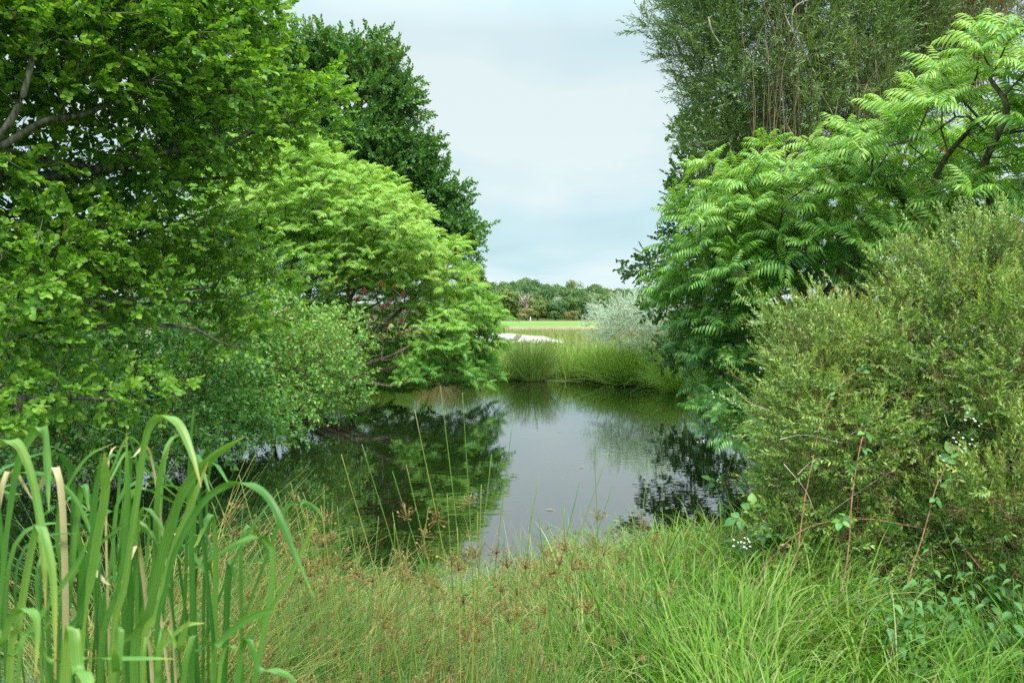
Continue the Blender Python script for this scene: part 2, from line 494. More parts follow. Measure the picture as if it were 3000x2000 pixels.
# ------------------------------------------------------------------ ground, pond, bunker
def ground_sheet():
    xs = np.unique(np.concatenate([np.arange(-12, 12.01, .2), np.arange(-40, 40.1, 2), np.linspace(-1400, 1400, 57)]))
    ys = np.unique(np.concatenate([np.arange(-4, 30.01, .2), np.arange(30, 90, 2), np.arange(90, 400, 10), np.linspace(400, 2200, 20), [-60, -30, -15]]))
    X, Y = np.meshgrid(xs, ys)
    P = np.c_[X.ravel(), Y.ravel()]
    V = np.c_[P, ground_z(P)]
    ny, nx = X.shape
    i, j = np.meshgrid(np.arange(ny - 1), np.arange(nx - 1), indexing='ij')
    k = i * nx + j
    b = B(); b.add(V, np.stack([k, k + 1, k + nx + 1, k + nx], -1).reshape(-1, 4))
    m, N, L, bs = mat('ground_soil_and_turf')
    tc = N.new('ShaderNodeTexCoord'); sp = N.new('ShaderNodeSeparateXYZ'); L.new(tc.outputs['Object'], sp.inputs[0])
    n1 = N.new('ShaderNodeTexNoise'); n1.inputs['Scale'].default_value = 3; n1.inputs['Detail'].default_value = 6; L.new(tc.outputs['Object'], n1.inputs['Vector'])
    near = ramp(N, [(.3, (.035, .045, .015)), (.55, (.06, .085, .022)), (.75, (.12, .11, .05))]); L.new(n1.outputs[0], near.inputs[0])
    # the field in bands of mown and unmown grass, wobbling across
    mp = N.new('ShaderNodeMapping'); mp.inputs['Scale'].default_value = (.018, .05, 1); L.new(tc.outputs['Object'], mp.inputs[0])
    n2 = N.new('ShaderNodeTexNoise'); n2.inputs['Scale'].default_value = 1; n2.inputs['Detail'].default_value = 4; L.new(mp.outputs[0], n2.inputs['Vector'])
    wy = N.new('ShaderNodeMath'); wy.operation = 'MULTIPLY_ADD'; L.new(n2.outputs[0], wy.inputs[0]); wy.inputs[1].default_value = 34; L.new(sp.outputs['Y'], wy.inputs[2])
    mr = N.new('ShaderNodeMapRange'); L.new(wy.outputs[0], mr.inputs[0]); mr.inputs[1].default_value = 17; mr.inputs[2].default_value = 237; mr.inputs[3].default_value = 0; mr.inputs[4].default_value = 1
    field = ramp(N, [(0, (0.163, 0.185, 0.067)), (.18, (0.163, 0.207, 0.067)), (.26, (0.178, 0.237, 0.067)), (.28, (0.296, 0.222, 0.148)), (.37, (0.318, 0.229, 0.163)), (.43, (0.266, 0.229, 0.126)), (.50, (0.148, 0.244, 0.052)),
                     (.66, (0.141, 0.252, 0.052)), (.74, (0.200, 0.244, 0.089)), (.88, (0.178, 0.200, 0.081)), (1, (0.052, 0.067, 0.022))])
    L.new(mr.outputs[0], field.inputs[0])
    n3 = N.new('ShaderNodeTexNoise'); n3.inputs['Scale'].default_value = 1.2; n3.inputs['Detail'].default_value = 8; L.new(tc.outputs['Object'], n3.inputs['Vector'])
    v3 = N.new('ShaderNodeMapRange'); L.new(n3.outputs[0], v3.inputs[0]); v3.inputs[1].default_value = .3; v3.inputs[2].default_value = .7; v3.inputs[3].default_value = .72; v3.inputs[4].default_value = 1.15
    hv = N.new('ShaderNodeMix'); hv.data_type = 'RGBA'; hv.blend_type = 'MULTIPLY'; hv.inputs[0].default_value = 1
    L.new(field.outputs[0], hv.inputs[6]); L.new(v3.outputs[0], hv.inputs[7])
    f = N.new('ShaderNodeMapRange'); L.new(sp.outputs['Y'], f.inputs[0]); f.inputs[1].default_value = 23.5; f.inputs[2].default_value = 27
    mx = N.new('ShaderNodeMix'); mx.data_type = 'RGBA'; L.new(f.outputs[0], mx.inputs[0]); L.new(near.outputs[0], mx.inputs[6]); L.new(hv.outputs[2], mx.inputs[7])
    L.new(mx.outputs[2], bs.inputs['Base Color']); bs.inputs['Roughness'].default_value = .95; bs.inputs['Specular IOR Level'].default_value = .1
    bu = N.new('ShaderNodeBump'); bu.inputs['Strength'].default_value = .6; bu.inputs['Distance'].default_value = .05; L.new(n1.outputs[0], bu.inputs['Height']); L.new(bu.outputs[0], bs.inputs['Normal'])
    o = b.build('ground', m, smooth=True); o['kind'] = 'structure'


ground_sheet()


def pond():
    xs = np.linspace(-10.5, 5.5, 9); ys = np.linspace(3, 24, 9)
    X, Y = np.meshgrid(xs, ys)
    V = np.c_[X.ravel(), Y.ravel(), np.zeros(X.size)]
    i, j = np.meshgrid(np.arange(8), np.arange(8), indexing='ij'); k = i * 9 + j
    b = B(); b.add(V, np.stack([k, k + 1, k + 10, k + 9], -1).reshape(-1, 4))
    m, N, L, bs = mat('still_dark_water')
    bs.inputs['Base Color'].default_value = (.006, .010, .003, 1)
    bs.inputs['Roughness'].default_value = 0.0
    bs.inputs['IOR'].default_value = 1.40
    bs.inputs['Specular IOR Level'].default_value = .5
    tc = N.new('ShaderNodeTexCoord'); mp = N.new('ShaderNodeMapping'); mp.inputs['Scale'].default_value = (1.0, 1.5, 1); L.new(tc.outputs['Object'], mp.inputs[0])
    n1 = N.new('ShaderNodeTexNoise'); n1.inputs['Scale'].default_value = 5.5; n1.inputs['Detail'].default_value = 1.5; n1.inputs['Roughness'].default_value = .4; L.new(mp.outputs[0], n1.inputs['Vector'])
    n2 = N.new('ShaderNodeTexNoise'); n2.inputs['Scale'].default_value = .5; n2.inputs['Detail'].default_value = 2; L.new(tc.outputs['Object'], n2.inputs['Vector'])
    r2 = N.new('ShaderNodeMapRange'); L.new(n2.outputs[0], r2.inputs[0]); r2.inputs[1].default_value = .35; r2.inputs[2].default_value = .65; r2.inputs[3].default_value = .3; r2.inputs[4].default_value = 1
    mu = N.new('ShaderNodeMath'); mu.operation = 'MULTIPLY'; L.new(n1.outputs[0], mu.inputs[0]); L.new(r2.outputs[0], mu.inputs[1])
    bu = N.new('ShaderNodeBump'); bu.inputs['Strength'].default_value = 1; bu.inputs['Distance'].default_value = .0016; L.new(mu.outputs[0], bu.inputs['Height']); L.new(bu.outputs[0], bs.inputs['Normal'])
    gl = N.new('ShaderNodeBsdfGlossy'); gl.inputs['Roughness'].default_value = 0.0; gl.inputs['Color'].default_value = (.95, .97, 1, 1); L.new(bu.outputs[0], gl.inputs['Normal'])
    ms = N.new('ShaderNodeMixShader'); ms.inputs[0].default_value = .2; L.new(bs.outputs[0], ms.inputs[1]); L.new(gl.outputs[0], ms.inputs[2]); L.new(ms.outputs[0], N['Material Output'].inputs[0])
    o = b.build('pond_water', m, smooth=True); o['kind'] = 'structure'


pond()


def bunker():
    m, N, L, bs = mat('white_sand')
    no = N.new('ShaderNodeTexNoise'); no.inputs['Scale'].default_value = 2.5; no.inputs['Detail'].default_value = 6
    r = ramp(N, [(.3, (.76, .74, .70)), (.7, (.86, .85, .82))]); L.new(no.outputs[0], r.inputs[0]); L.new(r.outputs[0], bs.inputs['Base Color'])
    bs.inputs['Roughness'].default_value = .95; bs.inputs['Specular IOR Level'].default_value = .1
    n2 = N.new('ShaderNodeTexNoise'); n2.inputs['Scale'].default_value = 1.1; n2.inputs['Detail'].default_value = 3
    bu = N.new('ShaderNodeBump'); bu.inputs['Strength'].default_value = .4; bu.inputs['Distance'].default_value = .06; L.new(n2.outputs[0], bu.inputs['Height']); L.new(bu.outputs[0], bs.inputs['Normal'])
    cr_ = lambda q: .16 + .22 * sstep(1 - np.asarray(q, float), 0, .8) - .12 * sstep(np.asarray(q, float), .8, 1)
    # a low bank of sand facing the pond, tall at its left end and running out to the right
    nx, ny = 60, 14
    u = np.linspace(0, 1, nx); v = np.linspace(0, 1, ny)
    U, V = np.meshgrid(u, v)
    xl, xr, y0 = -2.6, 2.75, 42.0
    X = xl + (xr - xl) * U
    crest = cr_(U) + .015 * np.sin(U * 17)
    dep = 1.2 + 4.2 * np.sin(PI * np.clip(U, .02, .98)) ** .6
    Y = y0 + dep * V + .3 * np.sin(U * 9)
    Z = .37 + crest * (V ** 1.1)
    Z = np.maximum(Z, ground_z(np.c_[X.ravel(), Y.ravel()]).reshape(X.shape) + .012)
    i, j = np.meshgrid(np.arange(ny - 1), np.arange(nx - 1), indexing='ij'); k = i * nx + j
    q = np.stack([k, k + 1, k + nx + 1, k + nx], -1).reshape(-1, 4)
    b = B(); b.add(np.stack([X, Y, Z], -1).reshape(-1, 3), q)
    t = thing('sand_bunker', 'long white sand bunker face with a grassy lip across the far field', 'bunker', (-3, 44, gz(-3, 44)))
    b.build('sand_face', m, t, True)
    # turf behind the lip falling back to the field
    g, N, L, bs = mat('bunker_turf')
    no = N.new('ShaderNodeTexNoise'); no.inputs['Scale'].default_value = 3
    r = ramp(N, [(.3, (.18, .27, .07)), (.7, (.32, .36, .12))]); L.new(no.outputs[0], r.inputs[0]); L.new(r.outputs[0], bs.inputs['Base Color']); bs.inputs['Roughness'].default_value = .95
    w = np.linspace(0, 1, 8)
    Xb = np.repeat(X[-1:], 8, 0); Yb = Y[-1:] + .02 + w[:, None] * 6; zt = Z[-1:]
    gb = ground_z(np.c_[Xb.ravel(), Yb.ravel()]).reshape(Xb.shape)
    Zb = (zt + .05 * (w[:, None] > 0)) * (1 - sstep(w, .1, 1)[:, None]) + (gb - .05) * sstep(w, .1, 1)[:, None]
    i, j = np.meshgrid(np.arange(7), np.arange(nx - 1), indexing='ij'); k = i * nx + j
    b = B(); b.add(np.stack([Xb, Yb, Zb], -1).reshape(-1, 3), np.stack([k, k + 1, k + nx + 1, k + nx], -1).reshape(-1, 4))
    b.build('turf_lip', g, t, True)
    # brown ramp of boards let into the sand
    p = thing('timber_ramp', 'small dark brown board ramp set into the white sand bunker', 'ramp', (.2, 44, .6))
    wd = bark_mat('weathered_board', (.10, .07, .055), (.26, .19, .15), 12, .8, .3, (4, .4, 1))
    x0, x1 = (1510 - 1500) / FPX * 43.5, (1522 - 1500) / FPX * 45
    for n in range(5):
        a0, a1 = n / 5 + .004, (n + 1) / 5 - .02
        V8 = []
        for dz in (.03, .11):
            for s_, e in ((a0, 0), (a0, 1), (a1, 1), (a1, 0)):
                xx = -.02 + .28 * s_ + .33 * e
                uu = (xx - xl) / (xr - xl)
                cr = float(cr_(uu))
                V8.append((xx, 42.0 + .3 * math.sin(uu * 9) + (1.2 + 4.2 * math.sin(PI * uu) ** .6) * (.25 + .7 * s_), (.37 + cr * (.25 + .7 * s_) ** 1.1) + dz * .6))
        b = B(); b.add(V8, [(0, 3, 2, 1), (4, 5, 6, 7), (0, 1, 5, 4), (1, 2, 6, 5), (2, 3, 7, 6), (3, 0, 4, 7)])
        b.build('board', wd, p)


bunker()

# ------------------------------------------------------------------ leaf and shoot templates
PRO_ROUND = [(.12, .62), (.4, .98), (.72, .95), (.93, .6)]
PRO_OVATE = [(.12, .5), (.35, 1.), (.65, .72), (.88, .25)]
PRO_LANCE = [(.15, .6), (.42, 1.), (.75, .6)]
L_alder = leaf(.075, .066, PRO_ROUND, .38, .32, .012)
L_alder2 = leaf(.070, .058, PRO_ROUND, .18, -.22, .012)
L_dog = leaf(.072, .040, PRO_OVATE, .35, .38, .01)
L_dog2 = leaf(.072, .042, PRO_OVATE, .2, .15, .01)
L_wil = leaf(.11, .021, [(.2, .8), (.55, 1.)], .3, .3)
L_fine = leaf(.046, .0145, [(.3, .9), (.65, .95)], .3, .25)
L_sil = leaf(.085, .016, [(.3, 1.), (.7, .8)], .3, .2)


def spray(lf, n, length, r, droop=0., leafang=(35, 80), stemr=.0016, plag=True, s0=.35, jit=.5, tip=.55):
    """a shoot: thin stem along +Y with leaves set left and right (or all round)"""
    parts = []
    for i in range(n):
        f = (i + .6) / n
        y = length * (s0 + (1 - s0) * f) if i else length * s0
        ang = math.radians(r.uniform(*leafang)) * (1 - .45 * f)
        if plag:
            sgn = 1 if i % 2 else -1
            d = np.array((sgn * math.sin(ang), math.cos(ang), r.uniform(-.15, .35)))
        else:
            ph = i * 2.4
            d = np.array((math.sin(ang) * math.cos(ph), math.cos(ang), math.sin(ang) * math.sin(ph)))
        l = lf[r.integers(len(lf))]
        parts.append((l, (0, y, -droop * length * f * f), d, r.normal(0, jit), r.uniform(.65, 1.1) * (1 - .25 * f), tip * max(0, f - .45) + r.uniform(0, .08)))
    parts.append((stick(length, stemr, stemr * .5), (0, 0, 0), (0, 1, 0), 0, 1, 0))
    return compose(parts)


tr = np.random.default_rng(5)
SH_ALDER = [spray([L_alder, L_alder2, L_alder], 11, .30, tr, jit=.6) for _ in range(7)]
SH_DOG = [spray([L_dog, L_dog2], 9, .22, tr, plag=False, leafang=(45, 85), jit=.7) for _ in range(6)]
SH_WIL = [spray([L_wil], 15, .42, tr, plag=False, leafang=(28, 60), stemr=.0018, s0=.12, jit=.8, tip=.4) for _ in range(6)]
SH_SIL = [spray([L_sil], 15, .34, tr, plag=False, leafang=(35, 75), stemr=.0018, s0=.1, jit=.8, tip=.3) for _ in range(6)]
SH_LONG = [spray([leaf(.046, .0125, [(.3, .9), (.65, .95)], .3, .25)], 38, .46, tr, plag=False, leafang=(40, 65), stemr=.0016, s0=.05, jit=.4, tip=.55) for _ in range(5)]
SH_DEAD = [compose([(stick(.05 + .02 * (k % 4), .0012, .0006), (0, .014 * k, 0), (math.sin(k * 2.4) * .8, .7, math.cos(k * 2.4) * .8), 0, 1, 0) for k in range(11)] + [(stick(.18, .0016, .001), (0, 0, 0), (0, 1, 0), 0, 1, 0)]) for _ in range(1)]
SH_FINE = [spray([L_fine], 22, .24, tr, plag=False, leafang=(40, 70), stemr=.0011, s0=.08, jit=.5, tip=.75) for _ in range(6)]


def frond(r, n=8, L=.46, lw=.020, ll=.125, drop=1.0, fine=True):
    """pinnate leaf: arched midrib, pairs of hanging leaflets"""
    b = B()
    lt = leaf(1, .24, PRO_LANCE if fine else [(.4, 1.)], .5, .42)
    s = np.linspace(0, 1, 14)
    th = .75 - 1.35 * s ** 1.15 * drop
    y = np.concatenate([[0], np.cumsum(np.cos((th[1:] + th[:-1]) / 2)) * L / 13]); z = np.concatenate([[0], np.cumsum(np.sin((th[1:] + th[:-1]) / 2)) * L / 13])
    C = np.c_[np.zeros(14), y, z]
    tube(b, C[::2], np.linspace(.0032, .0012, 7), 3, .1)
    for i in range(n):
        f = .22 + .76 * i / (n - 1)
        c = np.array([np.interp(f, s, C[:, k]) for k in range(3)])
        tg = np.array((0, math.cos(np.interp(f, s, th)), math.sin(np.interp(f, s, th))))
        size = ll * (.75 + .45 * math.sin(PI * min(1, f * 1.05))) * r.uniform(.9, 1.1)
        for sg in (-1, 1):
            d = np.array((sg * 1.0, .40 + .35 * f, 0)) + tg * .15 + np.array((0, 0, -.35 - r.uniform(.0, .25)))
            X, Y, Z = frames(np.array([d]), r.normal(0, .15) + sg * -.15)
            b.scatter(lt, c[None], X, Y, Z, size, r.uniform(-.06, .06) + .12 * f)
    X, Y, Z = frames(np.array([(0, math.cos(th[-1]), math.sin(th[-1]))]))
    b.scatter(lt, C[-1:], X, Y, Z, ll * .9, .1)
    return b.tmpl()


FROND = [frond(tr, 8, .44, drop=tr.uniform(.75, 1.25)) for _ in range(5)]


def rosette(r, k, FR=FROND):
    parts = []
    a0 = r.uniform(0, 6.28)
    for i in range(k):
        a = a0 + i * 2.4
        e = r.uniform(-.05, .55) + .5 * (i / k)
        d = (math.cos(a) * math.cos(e), math.sin(a) * math.cos(e), math.sin(e) - .1)
        parts.append((FR[r.integers(len(FR))], (0, 0, -.04 + .05 * i / k), d, r.normal(0, .12), r.uniform(.8, 1.1) * (1 - .42 * (i / k) ** 2), .30 * (i / k) ** 2 + r.uniform(-.05, .08)))
    return compose(parts)


FROND2 = [frond(tr, 8, .44, drop=tr.uniform(.75, 1.25), fine=False) for _ in range(4)]
ROS = [rosette(tr, int(tr.integers(7, 10))) for _ in range(8)]
ROS2 = [rosette(tr, int(tr.integers(6, 9)), FROND2) for _ in range(6)]


def place(b, tms, P, D, sc, tint=0., roll=.5, r=rng, up=(0, 0, 1.)):
    which = r.integers(0, len(tms), len(P))
    sc = np.broadcast_to(sc, (len(P),)); tint = np.broadcast_to(tint, (len(P),))
    ro = r.normal(0, roll, len(P))
    for k, tm in enumerate(tms):
        m = which == k
        if m.any():
            X, Y, Z = frames(D[m], ro[m], up)
            b.scatter(tm, P[m], X, Y, Z, sc[m], tint[m])


def place_up(b, tms, P, sc, tint, lean, r=rng):
    """rosettes: template z axis is near vertical, leaned towards lean"""
    which = r.integers(0, len(tms), len(P))
    Z = nrm(np.array((0, 0, 1.)) + lean)
    a = r.uniform(0, 2 * PI, len(P))
    h = np.stack([np.cos(a), np.sin(a), 0 * a], -1)
    X = nrm(h - Z * (h * Z).sum(1, keepdims=True)); Y = np.cross(Z, X)
    sc = np.broadcast_to(sc, (len(P),)); tint = np.broadcast_to(tint, (len(P),))
    for k, tm in enumerate(tms):
        m = which == k
        if m.any(): b.scatter(tm, P[m], X[m], Y[m], Z[m], sc[m], tint[m])


def lobe(px, py, d, rx, ry, rd, w=1.0):
    """ellipsoid: centre at photo pixel, radii rx, ry in photo pixels at that distance, rd in metres deep"""
    return at(px, py, d), np.array((rx * d / FPX, rd, ry * d / FPX)), w


def branches(t, limbs, polys, pos, par, rad, n0, bmat, twig_mat=None, trunk_name='trunk', sides=4):
    """each limb is one mesh together with the twigs that grow from it"""
    own = np.zeros(len(pos), int); k = 0
    for i, P in enumerate(polys):
        own[k:k + len(P)] = i; k += len(P)
    for i in range(n0, len(pos)): own[i] = own[par[i]]
    for i, (L, P) in enumerate(zip(limbs, polys)):
        b = B(); s = np.linspace(0, 1, len(P))
        tube(b, P, (L[1] * (1 - s) + L[2] * s) * (1 + .07 * wob(P, 9)), 8 if L[1] > .02 else 6)
        idx = np.nonzero(own == i)[0]; idx = idx[idx >= n0]
        if twig_mat is None:
            twig_mesh(b, pos, par, rad, n0, sides, idx)
        o = b.build(trunk_name if i == 0 else 'branch', bmat, t, True)
        if twig_mat is not None and len(idx):
            b = B(); twig_mesh(b, pos, par, rad, n0, sides, idx)
            w = b.build('twigs', twig_mat, o, True)


def clumps(lobes, r, k=7, big=.72, small=.45, w=1.5):
    """breaks each rounded mass into a core and smaller clumps standing out of it"""
    out = []
    for c, rad, wt in lobes:
        out.append((c, rad * big, wt))
        for d in rdir(k, r):
            if d[1] > .3: d[1] = -d[1]
            out.append((c + d * rad * .78, rad * small * r.uniform(.7, 1.25), wt * w))
    return out


def plant(name, label, cat, base, limbs, attract, lmat, bmat, shoots, sc, tip_r, w=.35, step=.3, per=2, spread=.6, up=.25, roll=.5, tintf=None, trunk_name='trunk', group=None,
          crown='crown', sag=.0, twig_mat=None, extra=.5, r=rng, along=.5, out_c=None, minr=.0, jit=.12):
    """limbs: (polyline, r0, r1); first is the trunk. Leaves go on every twig end and along the last stretch of it"""
    t = thing(name, label, cat, base, group)
    polys = [catmull(L[0], 5) for L in limbs]
    pos, par, tips, n0 = grow(polys, attract, w, step, sag, r, jit)
    rad = np.maximum(pipe(par, n0, tip_r), minr)
    branches(t, limbs, polys, pos, par, rad, n0, bmat, twig_mat, trunk_name)
    P0 = pos[tips]; D0 = nrm(P0 - pos[par[tips]])
    cen = attract.mean(0) if out_c is None else out_c
    out = nrm(P0 - cen)
    b = B()
    for k in range(per):
        n = len(P0)
        if k == 0: P, keep = P0 - D0 * .03, np.ones(n, bool)
        else:
            f = r.uniform(0, along, n)[:, None]
            P = P0 * (1 - f) + pos[par[tips]] * f + r.normal(0, .02, (n, 3))
        D = nrm(D0 * (1 if k == 0 else .4) + out * .35 + rdir(n, r) * spread * (1 if k else .5) + np.array((0, 0, up)))
        ti = (tintf(P, out) if tintf else 0.) + r.normal(0, .06, n)
        place(b, shoots, P, D, sc * r.uniform(.8, 1.15, n), ti, roll, r)
    b.build(crown, lmat, t)
    return t, pos, par, rad


# ------------------------------------------------------------------ near alder
def near_alder():
    r = np.random.default_rng(21)
    T0 = np.array((-4.9, 5.9, gz(-4.9, 5.9) - .1))
    fork = at(-180, 500, 5.9); f2 = at(-30, 425, 5.6)
    trunk = [T0, np.array((-4.95, 6.0, 1.2)), at(-330, 720, 6.0), fork, at(-120, 100, 6.2), at(-60, -300, 6.4), at(60, -650, 6.6)]
    limbs = [(trunk, .13, .04),
             ([fork, f2, at(55, 310, 5.6), at(100, 150, 5.7), at(128, 0, 5.8), at(170, -250, 6.0)], .030, .012),
             ([fork, at(-20, 440, 5.7), at(70, 388, 5.8), at(140, 352, 5.9), at(260, 330, 6.2), at(420, 250, 6.6), at(560, 130, 7.), at(700, 20, 7.4)], .033, .008),
             ([fork, at(0, 447, 6), at(110, 470, 6.2), at(270, 488, 6.5), at(420, 500, 6.9), at(560, 480, 7.3)], .026, .008),
             ([fork, at(80, 520, 6.3), at(330, 490, 6.6), at(470, 448, 6.9), at(670, 416, 7.2), at(745, 382, 7.4), at(860, 330, 7.7), at(945, 262, 8.0)], .05, .009),
             ([at(-330, 720, 6.0), at(-50, 640, 6.2), at(150, 612, 6.5), at(230, 580, 6.8), at(440, 528, 7.2), at(640, 522, 7.6), at(760, 478, 7.9)], .045, .009),
             ([at(-330, 720, 6.0), at(0, 740, 6.5), at(250, 720, 7.), at(400, 690, 7.4), at(560, 640, 7.8)], .04, .01),
             ([np.array((-4.95, 6.0, 1.5)), at(0, 930, 5.8), at(205, 893, 6.2), at(390, 876, 6.7), at(445, 858, 7), at(630, 842, 7.5)], .035, .008),
             ([np.array((-4.95, 6.0, 1.4)), at(0, 950, 5.9), at(170, 945, 6.2), at(280, 910, 6.5), at(430, 890, 7.0), at(700, 870, 7.7), at(840, 800, 8.2)], .032, .007),
             ([np.array((-4.95, 6.0, 1.3)), at(100, 970, 6.2), at(300, 957, 6.6), at(540, 957, 7.1), at(640, 1000, 7.4), at(735, 1030, 7.7)], .032, .007),
             ([np.array((-4.9, 5.9, 1.0)), at(-100, 1180, 5.4), at(160, 1165, 5.6), at(330, 1172, 5.9), at(450, 1172, 6.1), at(560, 1150, 6.4)], .022, .005)]
    lobes = [lobe(60, 60, 6.4, 330, 300, 1.4), lobe(380, 60, 6.9, 330, 250, 1.3), lobe(640, 10, 7.4, 170, 190, .9), lobe(560, 230, 7.1, 260, 120, .9), lobe(250, 280, 6.6, 250, 120, .9, .7),
             lobe(800, 330, 7.6, 150, 80, .6), lobe(930, 270, 7.9, 70, 65, .4), lobe(600, 430, 7.3, 180, 90, .7), lobe(330, 500, 6.9, 260, 90, .8, .75), lobe(80, 520, 6.2, 160, 90, .7, .7),
             lobe(120, 690, 6.2, 260, 110, .8), lobe(430, 660, 7.3, 220, 90, .7), lobe(640, 680, 7.9, 120, 80, .5, .7), lobe(800, 790, 8.2, 90, 40, .3, .6), lobe(560, 800, 7.6, 180, 60, .6),
             lobe(90, 870, 5.6, 170, 90, .6), lobe(330, 880, 6.7, 160, 60, .5), lobe(90, 1190, 5.3, 120, 70, .5, .8), lobe(380, 1140, 6.0, 130, 60, .4, .7), lobe(680, 930, 7.6, 130, 90, .4, .6),
             lobe(230, 770, 6.9, 260, 90, .8), lobe(500, 740, 7.8, 180, 70, .6), lobe(60, 1010, 5.7, 170, 80, .6), lobe(880, 320, 7.8, 130, 75, .5), lobe(960, 235, 8, 50, 45, .3), lobe(-350, 200, 6.2, 300, 450, 1.5, .5), lobe(100, -400, 6.5, 500, 250, 1.5, .5)]
    A = lobe_points(lobes, .155, .25, r, 4600)
    pxx = 1500 + A[:, 0] / A[:, 1] * FPX
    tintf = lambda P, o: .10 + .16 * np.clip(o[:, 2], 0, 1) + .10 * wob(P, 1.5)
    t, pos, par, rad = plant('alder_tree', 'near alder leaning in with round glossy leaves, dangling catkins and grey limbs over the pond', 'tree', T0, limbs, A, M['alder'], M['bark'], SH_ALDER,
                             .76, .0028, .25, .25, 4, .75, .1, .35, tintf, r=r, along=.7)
    # old catkins and small cones hanging from the twigs
    idx = r.choice(np.arange(len(limbs) * 30, len(pos)), 420, replace=False)
    ck = B()
    st = compose([(stick(.02, .0012, .001), (0, 0, 0), (0, 1, 0), 0, 1, 0)])
    bb = B()
    tube(bb, np.array([(0, 0, 0), (0, .012, 0), (0, .03, 0), (0, .048, 0), (0, .055, 0)]), [.001, .0055, .0065, .005, .001], 6)
    ct = bb.tmpl()
    P = pos[idx] - np.array((0, 0, .01))
    X, Y, Z = frames(np.array((0, 0, -1.)) + r.normal(0, .2, (len(P), 3)))
    sc = r.uniform(.8, 1.5, len(P))
    vis = np.argsort(P[:, 1]); m = 100
    for k in vis[:m]:
        c = B(); c.scatter(ct, P[k:k + 1], X[k:k + 1], Y[k:k + 1], Z[k:k + 1], sc[k])
        c.build('catkin', M['cone'], t, True)
    k = vis[m:]; ck.scatter(ct, P[k], X[k], Y[k], Z[k], sc[k])
    o = ck.build('catkins', M['cone'], t, True); o['kind'] = 'stuff'


near_alder()


# ------------------------------------------------------------------ dogwood thicket on the left bank
def dogwood():
    r = np.random.default_rng(31)
    specs = [
        ('pale green leafy dogwood shrub hanging over the left water edge beside the red-fruited sumac', [lobe(860, 1080, 12.5, 200, 130, 1.2), lobe(980, 1160, 13.2, 100, 75, .8), lobe(760, 1190, 11.2, 200, 110, 1.0), lobe(880, 980, 13.5, 170, 130, 1.)], (-6.0, 13.0)),
        ('broad dogwood shrub with dull green pointed leaves crowding the water under the alder', [lobe(560, 1060, 10.5, 260, 170, 1.3), lobe(640, 1230, 10.2, 180, 90, .8), lobe(470, 1270, 9.3, 220, 110, .8), lobe(640, 900, 12, 240, 130, 1.2)], (-6.2, 10.8)),
        ('shaded dogwood shrub in the dark hollow behind the tall iris leaves', [lobe(150, 1130, 9.3, 260, 180, 1.2), lobe(200, 1330, 8.6, 260, 130, .9), lobe(-150, 1100, 9, 200, 250, 1.), lobe(120, 950, 10, 260, 160, 1.)], (-6.6, 9.4)),
    ]
    specs += [('tall dogwood thicket at the back of the left bank below the alder boughs', [lobe(200, 860, 15.5, 330, 130, 1.2), lobe(560, 830, 15.5, 260, 110, 1.2), lobe(-150, 850, 15, 250, 170, 1.2)], (-9.2, 15.5)),
              ('dogwood shrub rising behind the rose bush towards the sumac stems', [lobe(800, 900, 15.6, 190, 120, 1.1), lobe(930, 1010, 15.2, 120, 90, .9), lobe(640, 960, 15, 200, 100, 1.)], (-6.6, 15.6))]
    for lab, lobes, (bx, by) in specs:
        base = np.array((bx, by, gz(bx, by) - .05))
        A = lobe_points(clumps(lobes, r, 6, .8, .42), .19, .5, r, 1900, .3)
        A = A[A[:, 2] > .12]
        top = A[A[:, 2].argmax()]
        limbs = [([base, base + (A.mean(0) - base) * .5 + np.array((0, 0, .2)), A.mean(0)], .02, .008)]
        for k in range(6):
            q = A[r.integers(len(A))]
            limbs.append(([base + r.normal(0, .12, 3) * (1, 1, 0), base + (q - base) * .5 + np.array((0, 0, .35)), q * .8 + A.mean(0) * .2], .011, .004))
        tintf = lambda P, o: .14 + .22 * np.clip(o[:, 2] * .7 + o[:, 0] * .5, -.4, 1) + .12 * wob(P, 1.2)  # tint rises toward the top and right side of the crown
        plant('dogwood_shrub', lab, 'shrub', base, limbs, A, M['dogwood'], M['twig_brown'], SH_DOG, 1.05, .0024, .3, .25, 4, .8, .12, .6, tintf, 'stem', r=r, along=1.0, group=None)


dogwood()


